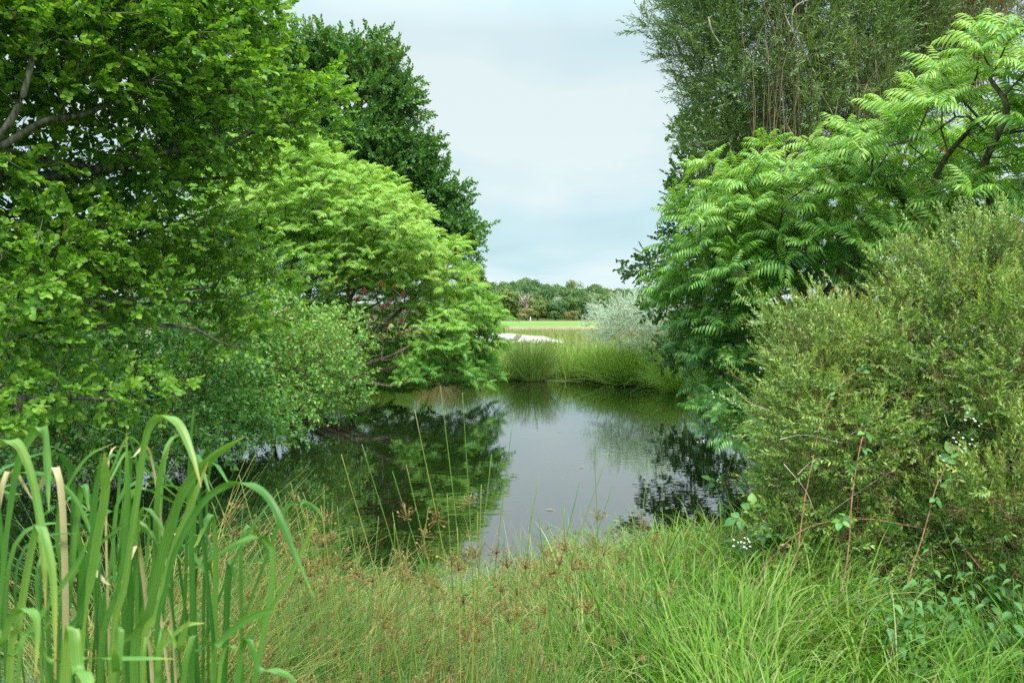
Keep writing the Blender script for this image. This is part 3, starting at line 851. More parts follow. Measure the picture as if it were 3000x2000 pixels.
# ------------------------------------------------------------------ sumacs
def sumac(name, label, base, limbs, lobes, spacing, lm, scale, per, r, excl=(), heads=(), shell=.6, extra=None, tintf=None, n=900, zmin=.25, dirlean=.25, yellow=()):
    t = thing(name, label, 'tree', base)
    polys = [catmull(L[0], 5) for L in limbs]
    A = lobe_points(lobes, spacing, shell, r, n, .18, excl)
    A = A[A[:, 2] > zmin]
    na = len(A)
    hp = np.array([at(*h) for h in heads]).reshape(-1, 3)
    ex = np.array(extra).reshape(-1, 3) if extra is not None else np.zeros((0, 3))
    allp = np.concatenate([A, hp, ex])
    pos, par, tips, n0 = grow(polys, allp, .3, .35, -.05, r, .10)
    rad = np.maximum(pipe(par, n0, .0065, 2.4), .0065)
    branches(t, limbs, polys, pos, par, rad, n0, M['bark_sumac'], None, 'trunk', 5)
    P0 = pos[tips[:na]]; D0 = nrm(P0 - pos[par[tips[:na]]])
    cen = np.array([l[0] for l in lobes]).mean(0)
    out = nrm(P0 - cen)
    b = B()
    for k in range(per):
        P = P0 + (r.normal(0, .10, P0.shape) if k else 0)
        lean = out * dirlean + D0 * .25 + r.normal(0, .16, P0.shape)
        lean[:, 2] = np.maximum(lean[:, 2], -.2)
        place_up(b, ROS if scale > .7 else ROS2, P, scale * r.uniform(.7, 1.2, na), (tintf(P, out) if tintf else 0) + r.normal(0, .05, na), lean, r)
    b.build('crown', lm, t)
    if len(yellow):
        Y0 = np.array([at(*q) for q in yellow])
        b = B(); X, Y, Z = frames(np.array((0, 0, -.6)) + rdir(len(Y0), r))
        b.scatter(FROND[0], Y0, X, Y, Z, scale * .34)
        b.build('yellowed_leaves', M['yellow_leaf'], t)
    # each upright red fruit head is a part
    for h in hp:
        b = B()
        d = nrm(np.array((r.normal(.1, .35), r.normal(0, .35), 1.)))
        X, Y, Z = frames(d[None])
        K = r.uniform(.6, 1.0)
        m = 90
        s = r.uniform(0, 1, m); a = r.uniform(0, 6.28, m)
        rr = .034 * np.sin(PI * np.clip(s * .93 + .07, 0, 1)) ** .6 * (1 - .35 * s)
        loc = np.stack([rr * np.cos(a), s * .17 - .02, rr * np.sin(a)], -1) * K
        W = h + loc[:, :1] * X + loc[:, 1:2] * Y + loc[:, 2:] * Z
        cube = Tmpl([(1, 0, 0), (-1, 0, 0), (0, 1.6, 0), (0, -1, 0), (0, 0, 1), (0, 0, -1)], [], [(0, 2, 4), (2, 1, 4), (1, 3, 4), (3, 0, 4), (2, 0, 5), (1, 2, 5), (3, 1, 5), (0, 3, 5)])
        b.scatter(cube, W, np.broadcast_to(X, (m, 3)), np.broadcast_to(Y, (m, 3)), np.broadcast_to(Z, (m, 3)), .0105 * K * r.uniform(.8, 1.3, m))
        tube(b, [h - .02 * Y[0], h + .14 * K * Y[0]], [.02 * K, .012 * K], 6)
        b.build('fruit_head', M['red'], t)
    return t


def hz(x, y, d=15.2): return (1000 + x / 4.704, 750 + y / 4.704, d)


def left_sumac():
    r = np.random.default_rng(41)
    base = np.array((-5.4, 17.2, gz(-5.4, 17.2) - .1))
    limbs = [([base, at(880, 1060, 17), at(900, 900, 17), at(930, 700, 17.2), at(920, 560, 17.3)], .075, .02),
             ([base + (.3, -.3, 0), at(1030, 1085, 16.4), at(1100, 1058, 16.2), at(1170, 1030, 16.1), at(1290, 960, 16.4)], .065, .02),
             ([base + (.2, -.2, 0), at(1020, 1045, 16.6), at(1080, 995, 16.5), at(1180, 900, 16.6), at(1280, 800, 16.8)], .06, .02),
             ([base + (.4, .1, 0), at(1060, 1100, 16.6), at(1200, 1060, 16.5), at(1340, 1010, 16.8), at(1420, 970, 17.2)], .05, .015),
             ([base, at(960, 1000, 16.6), at(1040, 850, 16.5), at(1120, 720, 16.8), at(1150, 640, 17)], .05, .015),
             ([base, at(820, 950, 16.2), at(780, 800, 16), at(760, 640, 16)], .05, .015),
             ([base + (.4, -.5, 0), at(1040, 1120, 15.8), at(1140, 1130, 15.6), at(1230, 1110, 15.7)], .04, .012)]
    lobes = [lobe(920, 610, 17.2, 260, 175, 2.6), lobe(1110, 700, 17, 200, 150, 2.2), lobe(1260, 810, 17, 140, 130, 1.6), lobe(1370, 900, 17.2, 85, 90, 1.2), lobe(1425, 950, 17.5, 48, 62, .8),
             lobe(740, 690, 16, 200, 170, 1.8, .8), lobe(1260, 980, 16.3, 140, 90, 1.1), lobe(1370, 1050, 17.2, 70, 60, .9), lobe(1230, 1090, 15.8, 60, 50, .6, .8), lobe(1110, 800, 16.3, 130, 70, 1.2),
             lobe(1330, 1090, 16.6, 90, 30, .6, .8), lobe(1200, 1000, 15.9, 60, 60, .6, .8), lobe(1300, 1040, 17.2, 150, 60, 1.0, 1.4), lobe(1180, 1080, 17.5, 110, 50, .8, 1.2), lobe(1400, 1010, 17.6, 60, 60, .8, 1.3), lobe(1080, 890, 18.8, 170, 90, .9, 1.2), lobe(1060, 1010, 18.9, 150, 90, .6, .8), lobe(1000, 780, 15.9, 150, 80, .9), lobe(830, 800, 15.2, 160, 90, .8),
             lobe(1320, 1110, 17.4, 130, 36, .8, 1.4), lobe(1150, 1130, 17.6, 110, 30, .7, 1.2), lobe(1420, 1090, 18.4, 50, 50, .6, 1.3), lobe(1395, 915, 17, 75, 70, .8, 1.3), lobe(1432, 975, 17.2, 40, 50, .6, 1.5), lobe(1340, 985, 16.6, 90, 45, .8, 1.5), lobe(1290, 910, 16.6, 100, 70, .9)]
    excl = [(at(1080, 960, 15.0), np.array((1.05, 2.0, .85)))]
    heads = [hz(*h) for h in [(330, 520), (372, 530), (535, 440), (590, 465), (720, 455), (690, 550), (845, 572), (555, 612), (680, 630), (740, 655), (630, 700), (65, 790), (430, 915),
                              (555, 875), (635, 965), (695, 940), (800, 930), (625, 1035), (800, 1100), (410, 130), (205, 610), (500, 550), (560, 725), (330, 190)]]
    heads += [(870, 945, 15), (990, 935, 15), (985, 830, 15.2), (1295, 745, 15.6), (1335, 745, 15.6), (1358, 765, 15.8)]
    # bare inner stems in the hollow under the dome
    ex = np.stack([np.array(at(r.uniform(1000, 1210), r.uniform(860, 1060), r.uniform(15.0, 16.6))) for _ in range(90)])
    tintf = lambda P, o: .18 + .20 * np.clip(o[:, 2], -.5, 1) + .08 * wob(P, 1.1) - .16 * np.clip((2.0 - P[:, 2]) / 1.6, 0, 1)  # higher tint near the top, lower on fronds close to the water
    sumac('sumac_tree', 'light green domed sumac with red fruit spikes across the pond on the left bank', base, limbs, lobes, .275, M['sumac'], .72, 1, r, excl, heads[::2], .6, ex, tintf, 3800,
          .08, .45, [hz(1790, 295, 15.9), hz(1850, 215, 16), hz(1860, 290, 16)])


def right_sumac():
    r = np.random.default_rng(42)
    base = np.array((4.3, 9.3, gz(4.3, 9.3) - .1))
    limbs = [([base, at(2420, 1050, 9.1), at(2400, 900, 9.), at(2470, 760, 8.9), at(2400, 560, 8.8)], .075, .02),
             ([base, at(2480, 950, 8.6), at(2620, 800, 8.2), at(2700, 650, 7.8), at(2760, 480, 7.5), at(2870, 350, 7.2)], .06, .018),
             ([base, at(2300, 900, 8.9), at(2200, 800, 8.8), at(2090, 740, 8.9)], .045, .014),
             ([base, at(2350, 850, 8.5), at(2300, 700, 8.4), at(2200, 600, 8.6)], .045, .014),
             ([base + (.5, -1, 0), at(2900, 700, 7.2), at(2880, 500, 6.9), at(2950, 330, 6.7), at(2900, 230, 6.8)], .05, .015),
             ([base, at(2250, 1080, 8.9), at(2130, 1130, 8.8), at(2080, 1180, 8.7)], .035, .012),
             ([at(2700, 650, 7.8), at(2620, 560, 7.7), at(2520, 500, 7.8), at(2450, 450, 8)], .035, .013)]
    lobes = [lobe(2030, 740, 9.1, 95, 70, .8), lobe(2160, 640, 8.9, 170, 130, 1.1), lobe(2360, 560, 8.5, 190, 140, 1.2), lobe(2200, 800, 8.7, 200, 110, .9), lobe(2560, 470, 7.8, 170, 110, 1.0),
             lobe(2420, 720, 8.2, 190, 110, .9), lobe(2720, 330, 7.2, 110, 100, .8, .8), lobe(2860, 220, 7.0, 130, 95, .8), lobe(2960, 130, 6.9, 80, 80, .7), lobe(2900, 580, 6.9, 130, 120, .7),
             lobe(2650, 640, 7.6, 130, 100, .7), lobe(3080, 300, 6.6, 140, 200, .8), lobe(2120, 1000, 8.9, 80, 110, .6), lobe(2080, 1200, 8.6, 70, 80, .5), lobe(2230, 930, 8.8, 120, 90, .6, .8), lobe(2000, 840, 9.3, 90, 60, .6), lobe(2820, 470, 8.6, 160, 130, .8), lobe(2960, 640, 8.6, 140, 130, .8), lobe(2650, 780, 9.4, 200, 120, .8), lobe(2900, 830, 9, 160, 120, .8), lobe(2060, 960, 9.2, 90, 120, .6), lobe(2150, 1090, 8.9, 110, 110, .6), lobe(2010, 880, 9.4, 80, 80, .6), lobe(2130, 880, 9.2, 130, 110, .7), lobe(2110, 1220, 8.6, 70, 80, .4), lobe(2300, 640, 9.4, 260, 170, .8), lobe(2560, 640, 9.2, 240, 150, .8)]
    excl = [(at(2760, 420, 7.0), np.array((.33, 1., .26))), (at(2480, 900, 8.2), np.array((.45, 1.0, .35)))]
    ex = np.stack([np.array(at(r.uniform(2600, 2950), r.uniform(320, 480), r.uniform(6.9, 7.6))) for _ in range(22)] + [np.array(at(r.uniform(2350, 2600), r.uniform(820, 1020), r.uniform(8., 8.9))) for _ in range(30)])
    tintf = lambda P, o: .20 + .24 * np.clip(o[:, 2], -.6, 1) + .06 * wob(P, 1.1) - .20 * np.clip((2.6 - P[:, 2]) / 1.5, 0, 1)  # tint climbs with the upper crown and drops on the low fronds
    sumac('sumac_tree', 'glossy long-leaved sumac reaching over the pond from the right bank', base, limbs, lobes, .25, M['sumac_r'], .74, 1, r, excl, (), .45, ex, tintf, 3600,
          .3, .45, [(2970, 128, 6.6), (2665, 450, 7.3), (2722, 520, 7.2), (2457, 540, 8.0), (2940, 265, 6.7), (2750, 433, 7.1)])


left_sumac()
right_sumac()


# ------------------------------------------------------------------ big oak behind, and other background trees
def oak():
    r = np.random.default_rng(51)
    base = np.array((-12.0, 42.0, gz(-12.0, 42.0) - .1))
    limbs = [([base, at(850, 800, 42.0), at(870, 620, 42.0), at(920, 420, 42.0), at(950, 250, 42.0)], .42, .08),
             ([at(865, 650, 42.0), at(980, 520, 41.5), at(1060, 420, 41.0), at(1140, 330, 41.0), at(1190, 290, 41.0)], .2, .04),
             ([at(860, 700, 42.0), at(1020, 640, 41.5), at(1180, 600, 41.5), at(1300, 620, 41.5)], .2, .04),
             ([at(910, 450, 42.0), at(1020, 340, 41.3), at(1080, 260, 41.0), at(1060, 220, 41.0)], .16, .03),
             ([at(870, 600, 42.0), at(700, 480, 42.0), at(620, 380, 42.5)], .2, .04)]
    lobes = [lobe(930, 210, 42.0, 143, 104, 2.5), lobe(1040, 200, 41.5, 121, 77, 2), lobe(1130, 290, 41.0, 104, 93, 1.8), lobe(1185, 305, 41.0, 40, 48, 1.), lobe(830, 260, 42.0, 121, 121, 2.5), lobe(1080, 420, 41.0, 132, 88, 2.),
             lobe(1180, 480, 41.2, 110, 88, 2), lobe(1240, 560, 41.3, 99, 88, 1.8), lobe(1310, 600, 41.5, 55, 65, 1.3), lobe(1345, 690, 41.8, 55, 70, 1.4), lobe(1375, 735, 42.0, 30, 38, 1.), lobe(1250, 680, 41.3, 143, 110, 2.),
             lobe(1000, 500, 40.8, 165, 132, 2.2), lobe(820, 450, 42.0, 198, 165, 2.5), lobe(640, 420, 43.0, 154, 176, 2.5, .8), lobe(1100, 620, 40.8, 165, 143, 2.2)]
    excl = [(at(1045, 300, 40.5), np.array((.95, 5, .5)))]
    A = lobe_points(lobes, .52, .4, r, 5200, .22, excl)
    lf = [leaf(.15, .095, [(.2, .55), (.35, .95), (.5, .7), (.68, 1.), (.88, .5)], .2, .2, .01), leaf(.14, .09, [(.25, .7), (.6, 1.), (.85, .6)], .2, .2)]
    sh = [spray(lf, 20, .62, np.random.default_rng(k), plag=False, leafang=(30, 85), s0=.15, jit=.8, stemr=.006, tip=.3) for k in range(5)]
    tintf = lambda P, o: .05 + .14 * np.clip(o[:, 2], -.5, 1) + .10 * wob(P, .9)
    plant('oak_tree', 'tall dark green oak with a gap of bare boughs behind the sumac', 'tree', base, limbs, A, M['oak'], M['bark_dark'], sh, 1.5, .012, .25, .8, 6, .9, .25, .8, tintf, r=r, along=.9)


def far_alder():
    r = np.random.default_rng(52)
    base = np.array((6.6, 17.5, gz(6.6, 17.5) - .1))
    limbs = [([base, at(2330, 800, 17.5), at(2250, 600, 17.5), at(2150, 400, 17.6)], .12, .03),
             ([at(2320, 780, 17.5), at(2150, 740, 17.3), at(1990, 760, 17.2), at(1880, 775, 17.2)], .05, .012),
             ([at(2290, 700, 17.5), at(2150, 600, 17.3), at(2030, 560, 17.2)], .05, .012),
             ([at(2330, 850, 17.5), at(2150, 900, 17.2), at(2050, 960, 17.1)], .045, .012)]
    lobes = [lobe(2030, 400, 17.5, 65, 70, .9), lobe(2010, 540, 17.3, 60, 70, .9), lobe(1990, 620, 17.2, 40, 40, .6), lobe(1915, 770, 17.2, 75, 34, .6), lobe(2010, 840, 17.1, 100, 60, .8), lobe(2140, 500, 17.6, 120, 160, 1.2),
             lobe(1960, 870, 17, 70, 50, .6), lobe(2090, 980, 16.9, 130, 70, .9), lobe(2180, 760, 17.3, 140, 150, 1.1), lobe(1985, 690, 17.2, 60, 30, .5), lobe(2020, 1040, 17, 80, 45, .6)]
    A = lobe_points(lobes, .24, .4, r, 900, .3)
    tintf = lambda P, o: .08 + .14 * np.clip(o[:, 2], -.5, 1)
    plant('alder_tree', 'dark alder with small round leaves showing left of the willow above the silver bush', 'tree', base, limbs, A, M['alder_far'], M['bark_dark'], SH_ALDER, 1.15, .004, .3, .35, 4, .85, .1, .5, tintf, r=r, along=.9)


def willow():
    r = np.random.default_rng(53)
    base = np.array((6.2, 14.8, gz(6.2, 14.8) - .1))
    limbs = [([base, at(2480, 700, 14.8), at(2460, 450, 14.8), at(2420, 250, 14.6), at(2350, 60, 14.5), at(2280, -150, 14.5), at(2240, -420, 14.6)], .16, .03)]
    ends = [(2260, 0, 14.3), (2300, 60, 14), (2350, -200, 14.4), (2520, -200, 14.6), (2620, -250, 15), (2400, -300, 14.2), (2150, -150, 14.6), (2060, 50, 14.6), (2680, 0, 15.2), (2760, -100, 15.2), (2560, 60, 14.4), (2850, -50, 15.5), (2900, 30, 15.6)]
    for i, e in enumerate(ends):
        q = at(*e); m = base + (q - base) * .5 + r.normal(0, .15, 3)
        q0 = base + (q - base) * .18 + np.array((0, 0, .3))
        limbs.append(([q0, m + (r.normal(0, .2), r.normal(0, .2), 0), q], .06, .012))
    lobes = [lobe(2080, 60, 14.6, 150, 170, 1.2), lobe(2110, 300, 14.4, 110, 130, 1.0), lobe(2250, 250, 14.2, 190, 260, 1.2), lobe(2480, 200, 14.2, 220, 230, 1.2), lobe(2250, -150, 14.6, 300, 260, 1.6, .7), lobe(2600, -100, 15, 320, 250, 1.6, .7),
             lobe(2130, 440, 14.4, 110, 90, .8), lobe(2420, 360, 14.2, 230, 110, 1.0), lobe(2680, 200, 14.8, 140, 170, 1.0), lobe(2050, 200, 14.6, 70, 140, .7, .8), lobe(2880, 0, 15.5, 180, 90, 1.0, .35), lobe(2300, 420, 14.0, 120, 60, .8)]
    A = lobe_points(lobes, .225, .25, r, 4200, .3)
    tintf = lambda P, o: .08 + .10 * wob(P, .8)
    t, pos, par, rad = plant('willow_tree', 'tall willow with narrow grey-green leaves and brown upright stems on the right', 'tree', base, limbs, A, M['willow'], M['bark_willow'], SH_WIL, 1.0, .0028, .3, .3, 6, .7, .42,
                             .8, tintf, r=r, along=.9)
    # bundles of bare upright brown stems inside the crown
    for bx, n, lo, hi in ((2250, 34, 460, -80), (2330, 30, 500, -60), (2560, 18, 430, 0), (2480, 14, 420, 100), (2760, 50, 260, -120), (2850, 70, 240, -120), (2930, 60, 200, -100)):
        b = B()
        for k in range(n):
            x = bx + r.normal(0, 32); d = 13.2 + r.uniform(-.3, .9) + (1.2 if bx > 2700 else 0)
            ln = r.uniform(.5, 1.)
            y0 = lo + r.uniform(-60, 60); y1 = y0 + (hi - y0) * ln
            P = catmull([at(x, y0, d), at(x + r.normal(4, 12), (y0 * 2 + y1) / 3, d), at(x + r.normal(0, 22), (y0 + y1 * 2) / 3, d), at(x + r.normal(6, 40), y1, d)], 3)
            tube(b, P, np.linspace(.008, .0035, len(P)) * r.uniform(.7, 1.4), 4)
        b.build('bare_stems', M['bark_willow'] if bx < 2700 else M['twig_brown'], t, True)['kind'] = 'stuff'
    for pts in ([(2270, -20), (2315, 80), (2345, 130), (2390, 220)], [(2318, 85), (2330, 20), (2400, -10)], [(2390, 250), (2420, 300), (2445, 350), (2450, 395)], [(2445, 345), (2460, 270), (2470, 240)], [(2560, 120), (2565, 180), (2580, 250)],
                [(2305, 340), (2303, 360), (2320, 390)], [(2240, 120), (2250, 160), (2250, 230)], [(2075, 50), (2085, 90), (2110, 130)]):
        b = B(); P = catmull([at(x, y, 13.35) for x, y in pts], 5)
        tube(b, P, np.linspace(.018, .008, len(P)), 6)
        b.build('dead_branch', M['twig_pale'], t, True)


def silver_bush():
    r = np.random.default_rng(54)
    for lab, lobes, (bx, by), n in (
            ('silvery white-leaved bush at the far water side beneath the dark alder', [lobe(1870, 935, 22.5, 95, 52, 1.0), lobe(1795, 965, 22.5, 50, 40, .7), lobe(1980, 960, 22, 100, 65, 1.0), lobe(1930, 1010, 22, 100, 45, .8), lobe(1930, 890, 22.5, 60, 30, .6), lobe(1745, 905, 22.5, 14, 22, .2)], (4.6, 22.8), 800),
            ('low pale silver bush at the field edge behind the first silver bush', [lobe(1765, 930, 60, 30, 14, 1.), lobe(1790, 925, 58, 25, 14, 1.)], (6.9, 59), 160)):
        base = np.array((bx, by, gz(bx, by) - .05))
        A = lobe_points(lobes, .19 if by < 30 else .4, .2, r, n * 2, .5)
        A = A[A[:, 2] > gz(bx, by) + .05]
        limbs = [([base, base + (A.mean(0) - base) * .6, A.mean(0)], .03, .01)] + [([base + r.normal(0, .1, 3) * (1, 1, 0), base + (q - base) * .5 + np.array((0, 0, .2)), q] , .015, .004) for q in A[r.choice(len(A), 7)]]
        plant('silver_bush', lab, 'bush', base, limbs, A, M['silver'], M['twig_brown'], SH_SIL, 1.1 if by < 30 else 2.2, .003, .3, .3, 4, .9, .35, .8, lambda P, o: .1 + .25 * np.clip(o[:, 2], -.5, 1), 'stem', r=r)


oak(); far_alder(); willow(); silver_bush()


# ------------------------------------------------------------------ fine-leaved yellow-green shrub, right bank
def fine_shrub():
    r = np.random.default_rng(61)
    specs = [
        ('fine-leaved yellow-green shrub spilling towards the water on the right bank', (2.95, 6.3),
         [lobe(2400, 1250, 5.9, 190, 200, .7), lobe(2335, 1410, 5.6, 130, 140, .5), lobe(2420, 1080, 6.2, 190, 150, .7), lobe(2500, 1350, 5.4, 190, 180, .6), lobe(2390, 1110, 6.4, 90, 90, .5), lobe(2400, 1530, 5.2, 190, 110, .45), lobe(2520, 1640, 4.9, 200, 90, .4), lobe(2380, 1620, 5.0, 130, 70, .3)]),
        ('taller fine-leaved golden shrub at the frame edge behind the bramble canes', (4.3, 6.2),
         [lobe(2760, 930, 6.0, 200, 150, .8), lobe(2900, 800, 6.2, 160, 120, .7), lobe(2640, 1010, 6.0, 170, 160, .7), lobe(2960, 1050, 5.4, 170, 200, .7), lobe(2760, 1200, 5.4, 180, 160, .6), lobe(2700, 830, 6.5, 90, 80, .5)]),
        ('low golden fine-leaved shrub mound beside the nettles', (3.55, 4.9),
         [lobe(2880, 1500, 4.7, 170, 150, .5), lobe(2980, 1380, 4.6, 120, 150, .5), lobe(2640, 1560, 5.0, 130, 90, .35), lobe(2930, 1690, 4.5, 150, 80, .3), lobe(2720, 1690, 4.65, 160, 70, .3)]),
    ]
    for lab, (bx, by), lobes in specs:
        base = np.array((bx, by, gz(bx, by) - .05))
        A = lobe_points(clumps(lobes, r), .105, .5, r, 2600, .3)
        A = A[A[:, 2] > .16]
        c = A.mean(0)
        limbs = [([base, base + (c - base) * .5, c], .025, .01)] + [([base + r.normal(0, .15, 3) * (1, 1, 0), base + (q - base) * .5 + np.array((0, 0, .2)), q], .012, .003) for q in A[r.choice(len(A), 14)]]
        tintf = lambda P, o: .02 + .22 * np.clip(o[:, 2] * .8 - o[:, 1] * .3, -.5, 1) + .14 * wob(P, 1.8)  # tint rises toward the top and near side of the mound
        t, *_ = plant('fine_leaved_shrub', lab, 'shrub', base, limbs, A, M['fine'], M['twig_brown'], SH_FINE, .95, .0018, .25, .15, 3, .4, .45, 1.5, tintf, 'stem', r=r, along=1.)
        # long feathery shoots that stand out of the mound
        Q = A[np.argsort(-(((A - c) / A.std(0)) ** 2).sum(1) + .5 * wob(A, 3))[:int(len(A) * .55)]]
        Q = Q[Q[:, 2] > .9]
        D = nrm(nrm(Q - c) * .9 + np.array((-.5, -.15, .40)) + .3 * np.stack([wob(Q, 1.5), wob(Q + 7, 1.5), wob(Q + 3, 1.5)], -1) + r.normal(0, .16, Q.shape))
        b, bl = B(), B()
        place(bl, SH_LONG, Q, D, r.uniform(.5, .95, len(Q)), .2 + .12 * wob(Q, 2), 1.5, r)
        bl.build('long_shoots', M['fine'], t)['kind'] = 'stuff'
        # old brown flower stalks and dead twiglets among the leaves
        Q = A[r.choice(len(A), min(len(A), 420), replace=False)]
        bl = B(); place(bl, SH_DEAD, Q, nrm(nrm(Q - c) + r.normal(0, .5, Q.shape)), r.uniform(.7, 1.3, len(Q)), 0, 1.5, r)
        bl.build('brown_twiglets', M['twig_brown'], t)['kind'] = 'stuff'
    t = thing('dead_twigs_bush', 'dead grey twigs sticking out of the fine-leaved shrub face', 'dead branch', (3.0, 5.2, .4))
    for k in range(14):
        p = at(r.uniform(2250, 2980), r.uniform(1150, 1600), r.uniform(4.75, 5.1))
        d = nrm(np.array((r.normal(0, 1), r.normal(-.2, .3), r.normal(.0, .5))))
        b = B(); L = r.uniform(.15, .45)
        P = catmull([p, p + d * L * .5 + r.normal(0, .02, 3), p + d * L + r.normal(0, .04, 3)], 4)
        tube(b, P, np.linspace(.0026, .001, len(P)), 4)
        b.build('twig', M['twig_pale'], t, True)


fine_shrub()


# ------------------------------------------------------------------ brambles, nettles, roses
def rose_leaf(r, L=.07):
    lf = leaf(L, L * .75, [(.12, .55), (.35, 1.), (.6, .85), (.85, .4)], .25, .25, .01)
    return compose([(lf, (0, .03, 0), (0, 1, -.1), 0, 1, 0), (lf, (0, .015, 0), (1, .35, -.1), .1, .85, 0), (lf, (0, .015, 0), (-1, .35, -.1), -.1, .85, 0), (stick(.04, .001, .001), (0, 0, 0), (0, 1, 0), 0, 1, 0)])


def flower(r, k=5, R=.014):
    pt = Tmpl([(0, 0, 0), (-.5, .55, .1), (-.35, 1, .2), (.35, 1, .2), (.5, .55, .1)], [(0, 4, 3, 2)], [(0, 2, 1)])
    return compose([(pt, (0, 0, 0), (math.cos(a), math.sin(a), .3), 0, R, 0) for a in np.arange(k) * 2 * PI / k])


def brambles():
    r = np.random.default_rng(71)
    tl = [rose_leaf(r) for _ in range(3)]
    specs = [('bramble spray with white blossom overhanging the water at the shrub tip', (2.9, 7.6), [(2085, 1160), (2100, 1200), (2130, 1230), (2160, 1190), (2120, 1290), (2075, 1450), (2100, 1420), (2090, 1260)], 7.2, [(2095, 1155), (2150, 1180), (2205, 1165), (2055, 1290), (2105, 1405), (2230, 1085), (2445, 1065)]),
             ('bramble patch with large dull leaves in the dark gap of the right shrub', (3.6, 5.3), [(2800, 1200), (2830, 1270), (2860, 1310), (2900, 1240), (2930, 1300), (2960, 1190), (2980, 1260), (2780, 1300), (2830, 1340), (2920, 1370), (2990, 1330), (2760, 1240)], 4.9, [(2832, 1222), (2808, 1275), (2825, 1300), (2768, 1345), (2870, 1240), (2860, 1305)]),
             ('small bramble with white flowers low in the grass under the shrub', (2.2, 5.3), [(2150, 1600), (2180, 1620), (2200, 1590), (2130, 1580), (2210, 1630), (2380, 1650)], 5.1, [(2165, 1582), (2185, 1578), (2195, 1600)])]
    for lab, (bx, by), lv, d, fl in specs:
        base = np.array((bx, by, gz(bx, by) - .03))
        t = thing('bramble', lab, 'bramble', base)
        b = B(); bl = B()
        for x, y in lv:
            q = at(x, y, d + r.uniform(-.2, .2))
            P = catmull([base, base + (q - base) * .5 + np.array((0, 0, .25)), q], 5)
            tube(b, P, np.linspace(.004, .002, len(P)), 4)
            m = 8
            Q = P[-6:][r.integers(0, 6, m)] + r.normal(0, .05, (m, 3))
            place(bl, tl, Q, nrm(rdir(m, r) + np.array((0, -.5, .3))), r.uniform(.8, 1.3, m), r.uniform(0, .4, m), .4, r)
        b.build('stem', M['cane'], t, True); bl.build('foliage', M['bramble'], t)
        ft = flower(r)
        for x, y in fl:
            q = at(x, y, d - .22)
            b = B(); m = 4
            Q = q + r.normal(0, .02, (m, 3))
            place_up(b, [ft], Q, r.uniform(.4, .65, m), 0, np.array((0, -.7, 0)) + r.normal(0, .3, (m, 3)), r)
            b.build('blossom', M['petal_white'], t)
    canes = [('reddish bramble cane rising steeply, first in from the water', [(2270, 1740, 4.5), (2330, 1650, 4.55), (2345, 1550, 4.6), (2360, 1450, 4.65), (2385, 1330, 4.75), (2410, 1220, 4.9), (2470, 1120, 5.1), (2560, 1060, 5.3)]),
             ('pale brown bramble cane standing nearly upright in the middle of the four', [(2445, 1790, 4.2), (2475, 1680, 4.3), (2490, 1560, 4.35), (2495, 1470, 4.4), (2510, 1360, 4.5), (2535, 1260, 4.7), (2590, 1180, 4.9), (2670, 1140, 5.1)]),
             ('thick pale bramble cane leaning before the low golden shrub', [(2645, 1760, 4.2), (2670, 1670, 4.25), (2700, 1580, 4.3), (2720, 1510, 4.35), (2745, 1420, 4.45), (2790, 1340, 4.6), (2850, 1300, 4.8)]),
             ('long arching red-brown bramble cane crossing in front of the others', [(2200, 1755, 4.6), (2240, 1660, 4.6), (2340, 1560, 4.55), (2440, 1525, 4.5), (2540, 1520, 4.5), (2640, 1535, 4.5), (2740, 1555, 4.6)]),
             ('straight brown bramble cane slanting down beside the nettles', [(2820, 1600, 4.4), (2870, 1660, 4.3), (2920, 1720, 4.25), (2960, 1790, 4.2)]),
             ('thin brown bent cane reaching out of the shrub over the water', [(2200, 1125, 7.0), (2150, 1100, 7.1), (2125, 1060, 7.15), (2120, 1030, 7.2)])]
    for lab, pts in canes:
        P = catmull([at(*p) for p in pts], 6)
        if P[0][2] < .7 and P[0][2] > .0: P[0][2] = gz(P[0][0], P[0][1]) - .02
        t = thing('bramble_cane', lab, 'cane', P[0])
        b = B(); tube(b, P, np.linspace(.0046, .0013, len(P)) * (1 + .12 * wob(P, 30)), 7)
        k = r.integers(1, len(P) - 1, 34)
        X, Y, Z = frames(rdir(34, r))
        b.scatter(Tmpl([(-.002, 0, 0), (.002, 0, 0), (0, .015, 0), (0, 0, .002)], [], [(0, 1, 2), (1, 3, 2), (3, 0, 2)]), P[k], X, Y, Z, 1)
        b.build('stalk', M['cane'], t, True)
        bl = B(); m = 9
        k = r.integers(len(P) // 2, len(P), m)
        place(bl, tl, P[k] + r.normal(0, .012, (m, 3)), nrm(rdir(m, r) + np.array((0, -.4, .3))), r.uniform(.45, .85, m), r.uniform(0, .5, m), .5, r)
        bl.build('foliage', M['bramble'], t)


